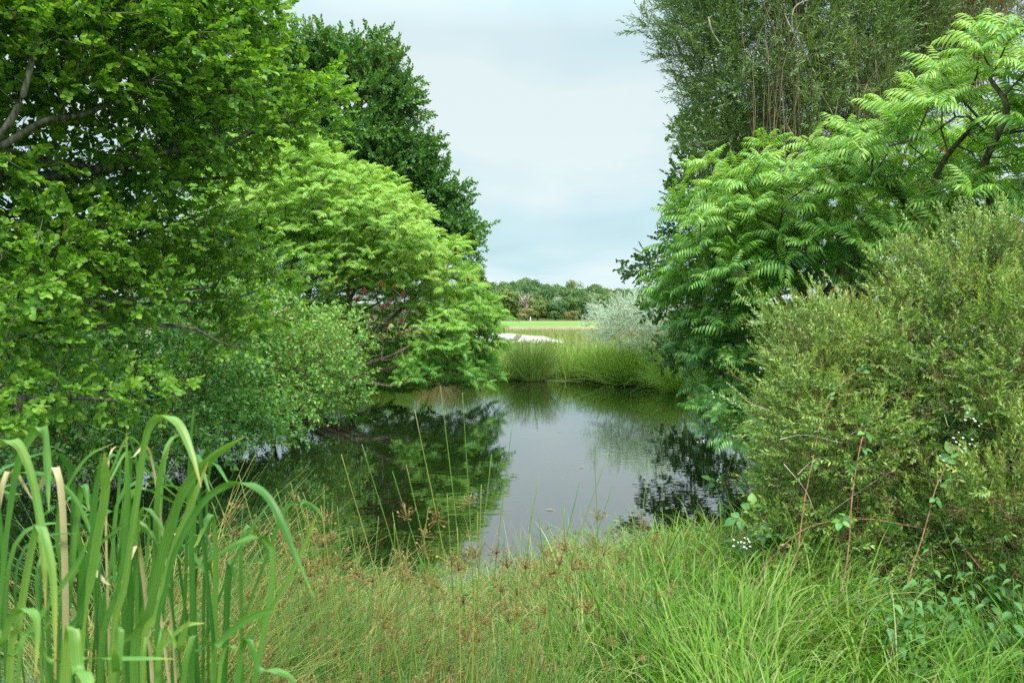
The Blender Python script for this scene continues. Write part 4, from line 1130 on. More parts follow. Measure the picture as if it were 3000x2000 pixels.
def nettles():
    r = np.random.default_rng(72)
    lf = leaf(.09, .05, [(.1, .7), (.3, 1.), (.6, .65), (.85, .25)], .25, .35, .02)
    spots = [(2700, 1850, 3.7, .5, 'nettle with drooping toothed leaves standing in the grass before the shrub'), (2770, 1800, 4.1, .45, 'nettle beside the foot of the thick pale cane'), (2900, 1760, 4.3, .5, 'nettle under the golden shrub by the slanting brown cane'),
             (2640, 1810, 4.0, .35, 'short nettle at the foot of the upright canes'), (2960, 1840, 3.8, .45, 'nettle at the very edge of the lit grass')]
    for px, py, d, h, lab in spots:
        p = at(px, py, d); base = np.array((p[0], d, gz(p[0], d)))
        t = thing('nettle', lab, 'nettle', base)
        b = B(); bl = B()
        for s in range(4):
            q = base + np.array((r.normal(0, .12), r.normal(0, .12), h * r.uniform(.8, 1.2)))
            P = catmull([base + r.normal(0, .05, 3) * (1, 1, 0), base * .5 + q * .5 + r.normal(0, .02, 3), q], 5)
            tube(b, P, np.linspace(.004, .002, len(P)), 5)
            for k, f in enumerate(np.linspace(.35, 1, 7)):
                c = P[int(f * (len(P) - 1))]
                for sg in (0, PI):
                    a = k * PI / 2 + sg + r.normal(0, .2)
                    X, Y, Z = frames(np.array([(math.cos(a), math.sin(a), -.25)]))
                    bl.scatter(lf, c[None], X, Y, Z, (1.15 - .55 * f) * r.uniform(.9, 1.1), .3 * f)
        b.build('stem', M['rush'], t, True); bl.build('foliage', M['nettle'], t)


def roses():
    r = np.random.default_rng(73)
    tl = [rose_leaf(r, .05) for _ in range(3)]
    for lab, base, lobes, blooms, pm, n in (
            ('loose rose bush with peach blooms and bare tan stems behind the alder leaves', (-7.6, 14.2), [lobe(560, 660, 14, 190, 80, 1.), lobe(420, 740, 13.6, 220, 70, 1.), lobe(300, 800, 13.5, 220, 70, 1.)],
             [(490, 612, 13.2), (478, 622, 13.2), (792, 497, 14.6), (655, 580, 13.6), (290, 714, 13), (430, 714, 13), (505, 640, 13.2), (20, 700, 13)], 'petal_peach', 500),
            ('rose bush with pink blooms low between the dogwood and the sumac', (-6.3, 14.6), [lobe(800, 920, 14, 130, 80, .8), lobe(700, 860, 13.8, 130, 90, .8)], [(758, 882, 13), (808, 916, 13), (838, 905, 13)], 'petal_pink', 260),
            ('rose bush with bright pink blooms in the shade under the sumac', (4.6, 10.4), [lobe(2530, 930, 10, 120, 70, .6), lobe(2620, 880, 10, 90, 80, .6)], [(2474, 873, 9.2), (2460, 880, 9.2), (2543, 910, 9.3), (2478, 918, 9.2), (2500, 920, 9.2), (2430, 955, 9.2), (2470, 970, 9.2), (2555, 912, 9.3), (2506, 888, 9.2)], 'petal_pink', 200)):
        bz = np.array((*base, gz(*base) - .05))
        A = lobe_points(lobes, .2, .3, r, n, .3)
        bl = np.array([at(*q) for q in blooms])
        lm = [([bz, bz + (A.mean(0) - bz) * .6, A.mean(0)], .02, .01)] + [([bz + r.normal(0, .1, 3) * (1, 1, 0), bz + (q - bz) * .5 + np.array((0, 0, .3)), q], .009, .004) for q in np.concatenate([A[r.choice(len(A), 9)], bl])]
        t, *_ = plant('rose_bush', lab, 'rose bush', bz, lm, A, M['rose'], M['twig_brown'] if base[0] > -7 else M['twig_pale'], tl, .9, .003, .3, .3, 3, .9, .3, .8, lambda P, o: .1, 'stem', r=r)
        ft = flower(r, 7, .034)
        for q in bl:
            b = B()
            place_up(b, [ft], np.repeat(q[None], 4, 0) + r.normal(0, .006, (4, 3)), np.array((1., .85, .65, .45)) * .9, r.uniform(0, .5, 4), np.array((0, -.8, 0)) + r.normal(0, .25, (4, 3)), r)
            b.build('bloom', M[pm], t)


brambles(); nettles(); roses()


# ------------------------------------------------------------------ grasses and rushes
def scatter_on(n, box, cond, r):
    x0, x1, y0, y1 = box
    P = np.stack([r.uniform(x0, x1, n), r.uniform(y0, y1, n)], -1)
    P = P[cond(P, pond_sd(P))]
    return np.c_[P, ground_z(P)]


def blades(name, P, L, wid, lean, bend, m, r, tint, K=6, az=None, kind='stuff', build=True, b=None, fold=.3):
    n = len(P)
    az = r.uniform(0, 2 * PI, n) if az is None else az
    C = arcs(P, az, L, lean, bend, K)
    s = np.linspace(0, 1, K)
    W = wid[:, None] * (1 - s[None] ** 2.2 * .96) * np.where(s < .1, .8, 1)[None]
    b = b or B()
    ribbons(b, C, W, tint, fold, np.stack([-np.sin(az), np.cos(az), 0 * az], -1) + r.normal(0, .35, (n, 3)) * (1, 1, 0))
    if build:
        o = b.build(name, m); o['kind'] = kind
        return o
    return b


def near_grass():
    r = np.random.default_rng(81)
    b = B()
    # lush grass of the near bank, mostly to the right
    def cond(P, sd):
        dens = np.where(P[:, 0] > .25 + .18 * (P[:, 1] - 4), 1., .25)
        return (sd > .0) & (r.uniform(0, 1, len(P)) < dens)
    P = scatter_on(95000, (-2.6, 5.2, 1.6, 8.2), cond, r)
    n = len(P)
    near = 1 - sstep(P[:, 1], 2, 6) * .3
    L = r.gamma(7, .036, n) * (.5 + .55 * sstep(pond_sd(P[:, :2]), 0, 2.4))
    clump = wob(P, 2.2)
    L *= np.clip(1 + .45 * clump + .25 * wob(P + 3, 5.5), .35, 1.9)
    az = r.normal(0, .75, n) + wob(P * (1, 1, 0) + 5, 1.1) * 3.2 + 2.2
    lean = np.abs(r.normal(.3, .2, n)); bend = r.gamma(3, .5, n)
    tint = np.clip(r.normal(.10, .13, n) + .16 * wob(P, 1.3) + .08 * clump, -.25, .6) + .4 * (r.uniform(0, 1, n) < .05)
    blades('', P, L, (r.gamma(4, .0016, n) + .002) * (.55 + .5 * sstep(P[:, 0], -.2, 1.2)), lean, bend, None, r, tint, 6, az, build=False, b=b)
    # broader arching blades
    P = scatter_on(4200, (.2, 4.8, 1.8, 6.5), lambda P, sd: sd > .1, r); n = len(P)
    blades('', P, r.uniform(.25, .55, n), r.uniform(.008, .015, n), np.abs(r.normal(.15, .1, n)), r.uniform(.9, 2.4, n), None, r, np.clip(r.normal(.2, .15, n), 0, .8), 8, build=False, b=b)
    # thinner sward between the rushes
    o = b.build('grass', M['grass']); o['kind'] = 'stuff'
    # dry seed heads and straws among it
    P = scatter_on(5000, (-2.4, 4.8, 2.0, 6.6), lambda P, sd: sd > .05, r); n = len(P)
    P[:, 2] += r.uniform(0, .16, n)
    d2 = B()
    blades('', P, r.uniform(.12, .35, n), r.uniform(.002, .0045, n), np.abs(r.normal(1.25, .3, n)), r.uniform(-.3, .5, n), None, r, r.uniform(-.3, .25, n), 5, build=False, b=d2)
    o = d2.build('thatch', M['dry']); o['kind'] = 'stuff'
    P = scatter_on(1500, (-2.4, 4.5, 2.4, 6.6), lambda P, sd: sd > .05, r); n = len(P)
    o = blades('dry_grass', P, r.uniform(.3, .55, n), r.uniform(.0018, .003, n), np.abs(r.normal(.2, .15, n)), r.uniform(.2, 1.3, n), M['dry'], r, r.uniform(-.2, .3, n), 6)


def head_tmpl(r, n=26, R=.028):
    """loose brown rush flower cluster"""
    parts = []
    lf = Tmpl([(0, 0, 0), (-.35, .5, 0), (0, 1, .1), (.35, .5, 0), (0, .5, .3)], [], [(0, 4, 1), (1, 4, 2), (2, 4, 3), (3, 4, 0)])
    for i in range(n):
        d = nrm(r.normal(0, 1, 3) + np.array((.35, .9, .5)))
        k = R * r.uniform(.3, 1.2)
        parts.append((lf, d * k, d + r.normal(0, .5, 3), r.uniform(0, 6), r.uniform(.006, .011), r.uniform(-.1, .2)))
        parts.append((stick(1, .03, .02), (0, 0, 0), d, 0, k * 1.1, -.1))
    return compose(parts)


HEADS = [head_tmpl(np.random.default_rng(k), 22, .030) for k in range(4)]


def rush_clump(b, bh, P, r, L, lean, bend, az, wid, head=.35, tint=.15, K=6, hs=1.0, hpos=.78):
    n = len(P)
    C = arcs(P, az, L, lean, bend, K, 1.6)
    s = np.linspace(0, 1, K)
    W = wid[:, None] * (1 - .75 * s[None] ** 1.5)
    ribbons(b, C, W, np.clip(r.normal(tint, .12, n), 0, .9), .6)
    if bh is not None and head > 0:
        pick = np.nonzero(r.uniform(0, 1, n) < head)[0]
        f = hpos * (K - 1); i = int(f); t = f - i
        Q = C[pick, i] * (1 - t) + C[pick, min(i + 1, K - 1)] * t
        D = nrm(C[pick, min(i + 1, K - 1)] - C[pick, i])
        place(bh, HEADS, Q, D, hs * r.uniform(.7, 1.25, len(pick)), r.uniform(-.1, .3, len(pick)), 3, r)


def near_rushes():
    r = np.random.default_rng(82)
    # tussocks along the near bank: (x, y, stems, length, lean-azimuth, lean, label)
    specs = [(-1.75, 3.75, 1500, 1.05, .1, 1.05, 'dense soft rush tussock leaning right over the water behind the iris'),
             (-1.15, 4.2, 1500, .62, .1, 1.3, 'soft rush tussock with tan flower heads bending over the dark water'),
             (-.75, 3.3, 1400, .74, .6, .9, 'soft rush tussock in the foreground thick with brown flower tufts'),
             (.05, 4.9, 1500, .46, .2, 1.5, 'flattened rush tussock matted at the water edge in the centre'),
             (.35, 4.1, 1200, .48, 1.9, 1.1, 'rush tussock between the centre stems and the lit grass'),
             (-1.35, 2.8, 1200, .85, .5, .7, 'soft rush tussock at the foot of the iris leaves'),
             (-.2, 2.9, 1200, .6, 1.2, .8, 'soft rush tussock nearest the viewer among the tan flower heads'),
             (.85, 5.3, 1100, .5, 2.6, 1.4, 'thin rush tussock mixed with pale grass beside the lit bank')]
    for x, y, n, L0, az0, le, lab in specs:
        t = thing('soft_rush', lab, 'rush', (x, y, gz(x, y)))
        b, bh = B(), B()
        a = r.uniform(0, 6.28, n); q = np.sqrt(r.uniform(0, 1, n)) * .42
        P = np.c_[x + q * np.cos(a), y + q * np.sin(a)]; P = np.c_[P, np.maximum(ground_z(P), -.02)]
        az = np.where(r.uniform(0, 1, n) < .6, az0 + r.normal(0, .55, n), a + r.normal(0, .6, n))
        rush_clump(b, bh, P, r, L0 * r.uniform(.55, 1.15, n), np.abs(r.normal(le * .55, .25, n)), np.abs(r.normal(le * .8, .4, n)), az, r.uniform(.0024, .0048, n), .17, .2, 7, .85)
        b.build('stem_tuft', M['rush'], t); bh.build('flower_tufts', M['rushflower'], t)['kind'] = 'stuff'
    # a tall open clump whose stems stand up against the water one by one
    tall = [(1505, 1210, 1410, 1900, 3.05, .60), (1440, 1330, 1360, 1880, 2.9, .55), (1355, 1150, 1400, 1900, 3.2, .0), (1290, 1130, 1380, 1850, 3.25, .0), (1215, 1200, 1370, 1900, 3.1, .0), (1190, 1360, 1340, 1860, 3.0, .8), (1580, 1395, 1470, 1880, 3.1, .5),
            (1783, 1325, 1540, 1880, 3.0, .62), (1798, 1412, 1600, 1880, 3.05, .0), (1655, 1490, 1520, 1890, 2.9, .8), (1700, 1405, 1560, 1880, 3.1, .7), (1560, 1470, 1500, 1880, 2.9, .8), (1060, 1300, 1250, 1800, 3.3, .0), (1410, 1420, 1390, 1900, 2.9, .78),
            (1400, 1500, 1375, 1900, 2.8, .85), (1310, 1450, 1345, 1900, 2.9, .8), (1340, 1545, 1352, 1900, 2.8, .85), (1480, 1560, 1440, 1900, 2.9, .8), (1030, 1540, 1090, 1800, 3.2, .8), (1150, 1500, 1250, 1850, 2.9, .75), (1240, 1600, 1290, 1900, 2.9, .85),
            (1740, 1300, 1765, 1830, 3.6, .0), (1860, 1480, 1840, 1800, 3.6, .0), (1900, 1350, 1850, 1780, 3.7, .0), (1590, 1620, 1560, 1900, 2.9, .85), (1830, 1540, 1760, 1850, 3.2, .85), (870, 1520, 980, 1800, 3.0, .82), (940, 1480, 1010, 1800, 3.1, .8),
            (700, 1390, 860, 1750, 3.1, .8), (1000, 1330, 1180, 1800, 3.2, .0), (605, 1390, 850, 1700, 3.2, .75), (1690, 1560, 1620, 1880, 3.0, .85), (1920, 1500, 1905, 1800, 3.5, .9), (1520, 1700, 1500, 1930, 2.7, .9), (1150, 1380, 1350, 1880, 3.0, .85)]
    for _ in range(30):
        x0 = r.uniform(1050, 1700); k = r.normal(0, 1)
        tall.append((x0 + 130 * k, r.uniform(1480, 1760), x0, 1900, r.uniform(2.8, 3.4), r.uniform(.72, .92)))
    for _ in range(20):
        x0 = r.uniform(780, 1100)
        tall.append((x0 - r.uniform(-80, 260), r.uniform(1400, 1600), x0, 1850, r.uniform(2.9, 3.4), r.uniform(.72, .92)))
    t = thing('soft_rush', 'open clump of tall thin rush stems with brown heads standing up against the bright water', 'rush', (-.1, 3.0, gz(-.1, 3.0)))
    for i, (x1, y1, x0, y0, d, h) in enumerate(tall):
        p1 = at(x1, y1, d); p0 = at(x0, y0, d - .1); p0 = np.array((p0[0], p0[1], gz(p0[0], p0[1])))
        mid = p0 * .5 + p1 * .5 + np.array((-.12 * (p1[0] - p0[0]), 0, .05))
        P = catmull([p0, mid, p1], 6)
        b = B(); tube(b, P, np.linspace(.0032, .0013, len(P)), 5, r.uniform(.05, .42))
        s = b.build('stem', M['rush'], t, True)
        if h or r.uniform() < .4:
            h = h or .7
            k = h * (len(P) - 1); i0 = int(k); q = P[i0]
            D = nrm(P[min(i0 + 1, len(P) - 1)] - P[i0 - 1])
            b = B(); place(b, HEADS, q[None] + 0 * q, D[None], np.array([r.uniform(1.1, 1.6)]), r.uniform(-.1, .2), 3, r)
            b.build('flower_head', M['rushflower'], s)
    return


def far_bank():
    r = np.random.default_rng(83)
    T = [(0.55, 22.75, 1500, 1.25, .62, 1.0, 'big round rush tussock with tan tips on the far bank in the centre', .42), (-1.45, 22.9, 900, 1.1, .5, .8, 'smaller pale rush tussock on the far bank next to the sumac', .30),
         (-3.6, 22.4, 900, 1.35, .5, .2, 'tall grass tussock in the gloom behind the bare sumac stems', .5), (-4.6, 20.8, 1100, 1.4, .5, .1, 'tall dark tussock on the left bank under the sumac crown', .55), (-5.3, 18.4, 900, 1.1, .6, .1, 'grass tussock at the foot of the sumac trunk', .5), (-2.7, 22.9, 800, 1.2, .5, .2, 'grass tussock just behind the lowest sumac fronds', .4),
         (-2.1, 22.45, 500, .9, .9, .4, 'bleached drooping tussock at the far bank under the sumac edge', .25), (2.35, 22.6, 700, .8, .9, .3, 'low grassy tussock drooping to the water beside the big round rush', .35),
         (3.0, 21.6, 1200, 1.1, .9, .1, 'deep green leaning tussock spilling off the far right bank', .55), (3.35, 21.2, 900, .95, 1.0, .1, 'bent dark grass tussock overhanging a black hollow at the water', .4), (4.1, 19.3, 1000, 1.1, 1.0, .05, 'long drooping sedge tussock under the alder on the far right bank', .4),
         (3.9, 20.5, 700, .9, .9, .1, 'grass tussock between the drooping sedge and the black hollow', .35), (2.6, 22.3, 900, 1.0, .8, .2, 'tall leaning grass tussock between the far shore and the silver bush', .45), (3.7, 21.4, 1100, 1.25, .6, .2, 'tall pale grass tussock growing up through the silver bush', .5), (1.7, 23.1, 500, .9, .6, .3, 'thin grass tussock just right of the big round rush', .3), (-.35, 22.85, 600, .75, .9, .3, 'low green grass tussock between the two rush tussocks', .35),
         (3.0, 22.9, 700, 1.0, .5, .2, 'bright upright grass tussock in front of the silver bush', .35)]
    for x, y, n, L0, le, hd, lab, rad in T:
        t = thing('rush_tussock' if hd > .5 else 'grass_tussock', lab, 'tussock', (x, y, gz(x, y)))
        b, bh = B(), B()
        a = r.uniform(0, 6.28, n); q = np.sqrt(r.uniform(0, 1, n)) * rad
        P = np.c_[x + q * np.cos(a), y + q * np.sin(a)]; P = np.c_[P, np.maximum(ground_z(P), .02)]
        ln = np.abs(r.normal(le * .5, .3, n)) * (.3 + q / rad)
        rush_clump(b, bh, P, r, L0 * r.uniform(.6, 1.12, n), ln, np.abs(r.normal(le * .8, .35, n)), a + r.normal(0, .4, n), r.uniform(.006, .011, n), .12 * hd, .08 if hd > .5 else .12, 6, 1.3, .9)
        b.build('stem_tuft', M['rush'] if hd > .5 else (M['dry'] if 'bleached' in lab else M['bank']), t)
        if bh.n: bh.build('flower_tufts', M['rushflower'], t)['kind'] = 'stuff'
    # sward of the far and side banks
    b = B()
    P = scatter_on(42000, (-9, 9, 16, 30), lambda P, sd: (sd > 0) & (sd < 7), r); n = len(P)
    blades('', P, r.gamma(8, .05, n), r.uniform(.008, .015, n), np.abs(r.normal(.15, .15, n)), r.gamma(3, .3, n), None, r, np.clip(r.normal(.12, .16, n) + .12 * wob(P, .8), 0, .8), 5, build=False, b=b)
    P = scatter_on(16000, (-8, 7.5, 6.5, 18), lambda P, sd: (sd > 0) & (sd < 2.2), r); n = len(P)
    blades('', P, r.gamma(8, .05, n), r.uniform(.005, .011, n), np.abs(r.normal(.15, .15, n)), r.gamma(3, .35, n), None, r, np.clip(r.normal(.05, .12, n), 0, .8), 5, build=False, b=b)
    o = b.build('bank_grass', M['bank']); o['kind'] = 'stuff'
    # tall unmown grass of the field
    b = B()
    P = scatter_on(60000, (-22, 20, 26, 66), lambda P, sd: (np.abs(P[:, 0]) < P[:, 1] * .32) & ~((P[:, 0] > -9.2) & (P[:, 0] < 3.1) & (P[:, 1] > 41) & (P[:, 1] < 49)), r)
    n = len(P)
    k = P[:, 1] / 30
    blades('', P, r.uniform(.25, .55, n), .012 * k * r.uniform(.7, 1.4, n), np.abs(r.normal(.1, .12, n)), r.uniform(.1, .9, n), None, r, np.clip(r.normal(.1, .2, n) + .12 * wob(P, .12), -.1, .9), 4, build=False, b=b)
    o = b.build('meadow_grass', M['meadow']); o['kind'] = 'stuff'


near_grass(); near_rushes(); far_bank()


# ------------------------------------------------------------------ flag iris in the near left corner
def iris():
    r = np.random.default_rng(91)
    q = 1.27551
    m, N, L, bs = None, None, None, None
    # leaf lines in photo pixels at 2352 px width: points, depth, width m, tint
    left = [([(-40, 1560), (0, 1380), (22, 1190), (45, 1060), (78, 995), (100, 985), (106, 1050), (109, 1110), (112, 1175)], 1.42, .036, .25), ([(-60, 1100), (-20, 1030), (30, 1012), (62, 1065), (85, 1160), (98, 1260), (105, 1400)], 1.35, .034, .65),
            ([(20, 1620), (45, 1430), (70, 1280), (88, 1208), (104, 1240), (122, 1340), (128, 1560)], 1.25, .033, .75), ([(-30, 1600), (5, 1480), (35, 1405), (70, 1400), (85, 1440), (80, 1560)], 1.15, .026, .4),
            ([(-40, 1600), (30, 1500), (110, 1390), (180, 1290), (205, 1230)], 1.25, .02, .3), ([(-20, 1110), (40, 1085), (100, 1090), (160, 1130), (195, 1190), (215, 1240)], 1.5, .018, .2), ([(0, 1600), (8, 1300), (-10, 1100), (-30, 1000)], 1.5, .03, .2)]
    mid = [([(150, 1600), (185, 1400), (212, 1230), (226, 1110), (234, 1040)], 1.45, .034, .1), ([(185, 1600), (215, 1300), (240, 1150), (243, 1090), (240, 1037)], 1.38, .034, .5), ([(230, 1600), (280, 1330), (293, 1150), (291, 990)], 1.5, .03, .25),
           ([(255, 1600), (290, 1330), (315, 1150), (333, 1020), (352, 968), (380, 953), (412, 975), (440, 1040), (462, 1118)], 1.4, .034, .45), ([(160, 1600), (183, 1430), (190, 1300), (178, 1200)], 1.3, .03, .15), ([(100, 1600), (130, 1400), (200, 1280), (290, 1200), (330, 1205), (355, 1240)], 1.5, .014, .35),
           ([(190, 1600), (205, 1480), (150, 1330), (130, 1230), (150, 1130), (200, 1050), (260, 1018)], 1.55, .017, .25), ([(40, 1600), (120, 1520), (210, 1510), (300, 1510), (400, 1512)], 1.1, .016, .3), ([(265, 1600), (268, 1540), (262, 1480)], 1.0, .028, .35),
           ([(150, 1600), (180, 1540), (200, 1555), (205, 1600)], 1.0, .034, .45), ([(190, 1180), (230, 1140), (280, 1025), (300, 1005), (330, 1030)], 1.6, .014, .3)]
    right = [([(310, 1600), (345, 1400), (385, 1230), (425, 1120), (480, 1055), (530, 1018), (566, 1000)], 1.45, .034, .3), ([(330, 1600), (365, 1400), (400, 1260), (440, 1160), (478, 1060)], 1.4, .03, .5), ([(400, 1600), (425, 1400), (432, 1150), (440, 1010), (446, 930)], 1.6, .028, .1),
             ([(360, 1600), (385, 1340), (420, 1230), (470, 1150), (520, 1114), (565, 1108), (610, 1135), (645, 1195), (680, 1280), (722, 1372)], 1.35, .026, .15), ([(560, 1420), (620, 1260), (655, 1170), (690, 1152), (722, 1165), (748, 1196)], 1.6, .017, .15),
             ([(330, 1600), (365, 1500), (420, 1440), (470, 1430)], 1.2, .018, .45), ([(420, 1600), (500, 1480), (580, 1415), (650, 1395)], 1.25, .024, .3), ([(500, 1600), (560, 1480), (640, 1370), (700, 1250), (730, 1175)], 1.45, .02, .75), ([(360, 1600), (410, 1490), (435, 1420)], 1.1, .026, .8),
             ([(270, 1600), (320, 1440), (355, 1300), (360, 1180), (370, 1080), (392, 1015)], 1.52, .026, .3), ([(430, 1600), (470, 1480), (520, 1330), (580, 1210), (640, 1130)], 1.6, .018, .1), ([(540, 1600), (600, 1540), (660, 1550), (690, 1600)], 1.15, .02, .25)]
    for lab, leaves, bx, fill in (('tall flag iris with folded yellow-green sword leaves at the far left corner', left, -60, 16), ('central flag iris clump whose broadest leaf arches over at the top', mid, 210, 26), ('flag iris with one long leaf arching out over the water beside the rushes', right, 390, 22)):
        w0 = at(bx * q, 1950, 1.4)
        base = np.array((w0[0], 1.45, .33))
        t = thing('flag_iris', lab, 'iris', base)
        lines = []
        for pts, d, w, ti in leaves:
            p = np.array([at(x * q, y * q, d - .02 * i * (1 if w > .02 else .3)) for i, (x, y) in enumerate(pts)])
            if pts[0][1] > 1500:
                root = np.array((base[0] * .5 + p[0][0] * .5, d + .05, .30))
                p = np.vstack([root, p])
            lines.append((catmull(p, 6), w, ti))
        for k in range(fill):
            d = r.uniform(1.45, 1.9); x = bx + r.normal(0, 95)
            top = at(x * q + r.normal(30, 70), r.uniform(1330, 1720), d)
            root = np.array((at(x * q, 1900, d)[0], d, .30))
            b2 = root * .4 + top * .6 + r.normal(0, .02, 3)
            tip = top + np.array((r.normal(.02, .08), r.normal(0, .06), r.uniform(-.08, .08)))
            lines.append((catmull([root, b2, top, tip], 6), r.uniform(.014, .034), r.uniform(-.1, .3) if r.uniform() < .88 else 9))
        for P, w, ti in lines:
            dead = ti > 5
            w *= .43 * r.uniform(.85, 1.12); ti = min(ti, .42)
            s = np.linspace(0, 1, len(P))
            W = w * np.minimum(1, (1 - s) * 5.5) ** .8 * (.75 + .25 * np.minimum(1, s * 4))
            W = np.maximum(W, .0012)
            b = B(); f = np.array((1, -.25 + r.normal(0, .25), 0.05))
            sword(b, P, W, ti + .1, nrm(f), r)
            b.build('leaf_blade', M['iris'] if not dead else M['dry'], t, True)


iris()


# ------------------------------------------------------------------ far wood
def crown_tmpl(r, n=3000, kind=0):
    b = B()
    card = Tmpl([(-.5, -.1, 0), (.1, -.55, .1), (.55, .1, -.05), (-.05, .5, .12), (0, 0, .15)], [], [(0, 1, 4), (1, 2, 4), (2, 3, 4), (3, 0, 4)])
    lob = [(np.array((0, 0, .55)), np.array((.42, .42, .42)))] + [(np.array((r.uniform(-.28, .28), r.uniform(-.28, .28), r.uniform(.16, .8))), np.array((1, 1, .85)) * r.uniform(.18, .29)) for _ in range(15)]
    for c, R in lob:
        m = n // 14
        d = rdir(m, r); d[:, 2] = np.where(d[:, 2] < -.5, -d[:, 2], d[:, 2])
        P = c + d * R * r.uniform(.75, 1.04, m)[:, None]
        P[:, 2] = np.maximum(P[:, 2], .02)
        X, Y, Z = frames(rdir(m, r))
        nn = nrm(d + rdir(m, r) * .7)
        X, Zb, Yb = frames(nn)
        b.scatter(card, P, X, Yb, Zb, r.uniform(.035, .075, m), r.uniform(-.05, .1, m))
    return b


def wood():
    r = np.random.default_rng(95)
    names = {'g': M['wood_g'], 'o': M['wood_o'], 'y': M['wood_y'], 's': M['wood_s']}
    meshes = {k: [crown_tmpl(r).mesh('crown', m) for _ in range(4 if k in 'go' else 2)] for k, m in names.items()}
    tb = B(); tube(tb, np.array([(0, 0, -.05), (.01, 0, .2), (0, .01, .45)]), [.035, .03, .015], 6); tm = tb.mesh('trunk', M['bark_dark'], True)

    def tree(px, ytop, ybot, wpx, d, k, name, label, cat, group=None):
        bot = at(px, ybot, d); top = at(px, ytop, d); h = top[2] - bot[2]
        w = wpx * d / FPX
        t = thing(name, label, cat, (bot[0], d, bot[2]), group)
        o = bpy.data.objects.new('crown', meshes[k][r.integers(len(meshes[k]))]); COL.objects.link(o); o.parent = t
        o.scale = (w, w, h); o.rotation_euler.z = r.uniform(0, 6.28)
        o = bpy.data.objects.new('trunk', tm); COL.objects.link(o); o.parent = t; o.scale = (w, w, h)
    F = [(1474, 842, 938, 112, 205, 'o', 'woodland_tree', 'large olive-green oak at the left end of the far wood front', 'tree'), (1542, 900, 938, 56, 200, 'y', 'woodland_shrub', 'light olive shrub at the field edge between the two big olive trees', 'shrub'),
         (1575, 872, 938, 66, 203, 'o', 'woodland_tree', 'rounded olive tree in the middle of the field edge', 'tree'), (1628, 878, 939, 66, 203, 'g', 'woodland_tree', 'rich green round tree touching the middle olive tree', 'tree'),
         (1664, 912, 937, 24, 201, 'y', 'woodland_shrub', 'tiny brownish shrub just right of the rich green tree', 'shrub'), (1683, 910, 937, 26, 201, 'y', 'woodland_shrub', 'tiny tan shrub nearest the silver willow', 'shrub'),
         (1738, 887, 936, 66, 204, 's', 'woodland_tree', 'pale silver willow at the far field edge', 'tree'), (1638, 866, 925, 44, 222, 's', 'woodland_tree', 'grey-green tree standing behind the rich green round tree', 'tree'),
         (1678, 866, 934, 56, 214, 'g', 'woodland_tree', 'dark green tree above the two tiny shrubs', 'tree'), (1722, 866, 932, 56, 222, 'g', 'woodland_tree', 'green tree rising behind the silver willow', 'tree'), (1800, 872, 935, 62, 210, 'g', 'woodland_tree', 'dark green tree right of the silver willow', 'tree'),
         (1790, 858, 920, 40, 235, 'o', 'woodland_tree', 'yellow-green tree peeping over the field edge trees near the silver bush', 'tree'), (1410, 860, 938, 70, 208, 'g', 'woodland_tree', 'green tree half hidden by the sumac tip at the wood end', 'tree'), (1350, 850, 938, 80, 208, 'g', 'woodland_tree', 'green far tree hidden behind the sumac dome', 'tree'),
         (1860, 880, 936, 70, 208, 'g', 'woodland_tree', 'far tree behind the crest of the silver bush', 'tree')]
    for f in F: tree(*f)
    for row, (d, y0, y1) in enumerate(((228, 858, 930), (246, 846, 922), (266, 836, 915), (288, 828, 905), (312, 822, 900))):
        x = 1330 + row * 9
        while x < 1960:
            drop = max(0, (x - 1560)) * .085
            w = r.uniform(60, 92) * 240 / d
            tree(x, y0 + drop + r.normal(0, 5), y1 + 8, w, d + r.normal(0, 4), 'o' if r.uniform() < .3 else 'g', 'woodland_tree', 'green broadleaf tree packed into the back rows of the far wood', 'tree', 'trees packed in the back rows of the far wood')
            x += w * r.uniform(.5, .75)
    # bare tree
    t = thing('bare_tree', 'leafless greyish-pink tree among the green trees of the far wood', 'tree', (at(1541, 925, 212)[0], 212, at(1541, 925, 212)[2]))
    b = B(); base = at(1541, 925, 212)
    tube(b, [base, at(1541, 900, 212), at(1541, 880, 212)], [.25, .18, .1], 6)
    b.build('trunk', M['twig_pale'], t, True); b = B()
    for k in range(90):
        s = at(1541 + r.normal(0, 2), r.uniform(878, 915), 212)
        e = at(1541 + r.normal(0, 13), r.uniform(856, 885), 212 + r.normal(0, 1.5))
        tube(b, catmull([s, (s + e) / 2 + r.normal(0, .3, 3), e], 3), np.linspace(.09, .035, 7), 4)
    b.build('branches', M['twig_pale'], t, True)
    # dark feathery tree standing nearer, at the oak's foot
    r2 = np.random.default_rng(5)
    p = at(1405, 930, 120)
    t = thing('conifer_tree', 'dark feathery conifer top showing at the oak edge above the sumac', 'tree', (p[0], 120, p[2]))
    b = B(); tube(b, [p, at(1405, 850, 120), at(1400, 790, 120)], [.2, .12, .03], 6); b.build('trunk', M['bark_dark'], t, True)
    b = B(); m = 2600
    f = r2.uniform(0, 1, m) ** .7; c = at(1400, 788, 120); g = at(1405, 925, 120)
    R = .3 + 2.4 * f; a = r2.uniform(0, 6.28, m)
    P = c * (1 - f[:, None]) + g * f[:, None] + np.stack([np.cos(a), np.sin(a), 0 * a], -1) * (R * r2.uniform(.3, 1, m))[:, None]
    X, Y, Z = frames(np.stack([np.cos(a), np.sin(a), .5 + 0 * a], -1) + r2.normal(0, .4, (m, 3)))
    b.scatter(leaf_card(.75, .22), P, X, Y, Z, r2.uniform(.6, 1.2, m)); b.build('crown', M['wood_g'], t)
    # white marker post at the wood edge
    p = at(1554, 938, 196)
    t = thing('marker_post', 'small white marker post at the far edge of the field', 'post', (p[0], 196, gz(p[0], 196)))
    b = B(); z0 = gz(p[0], 196)
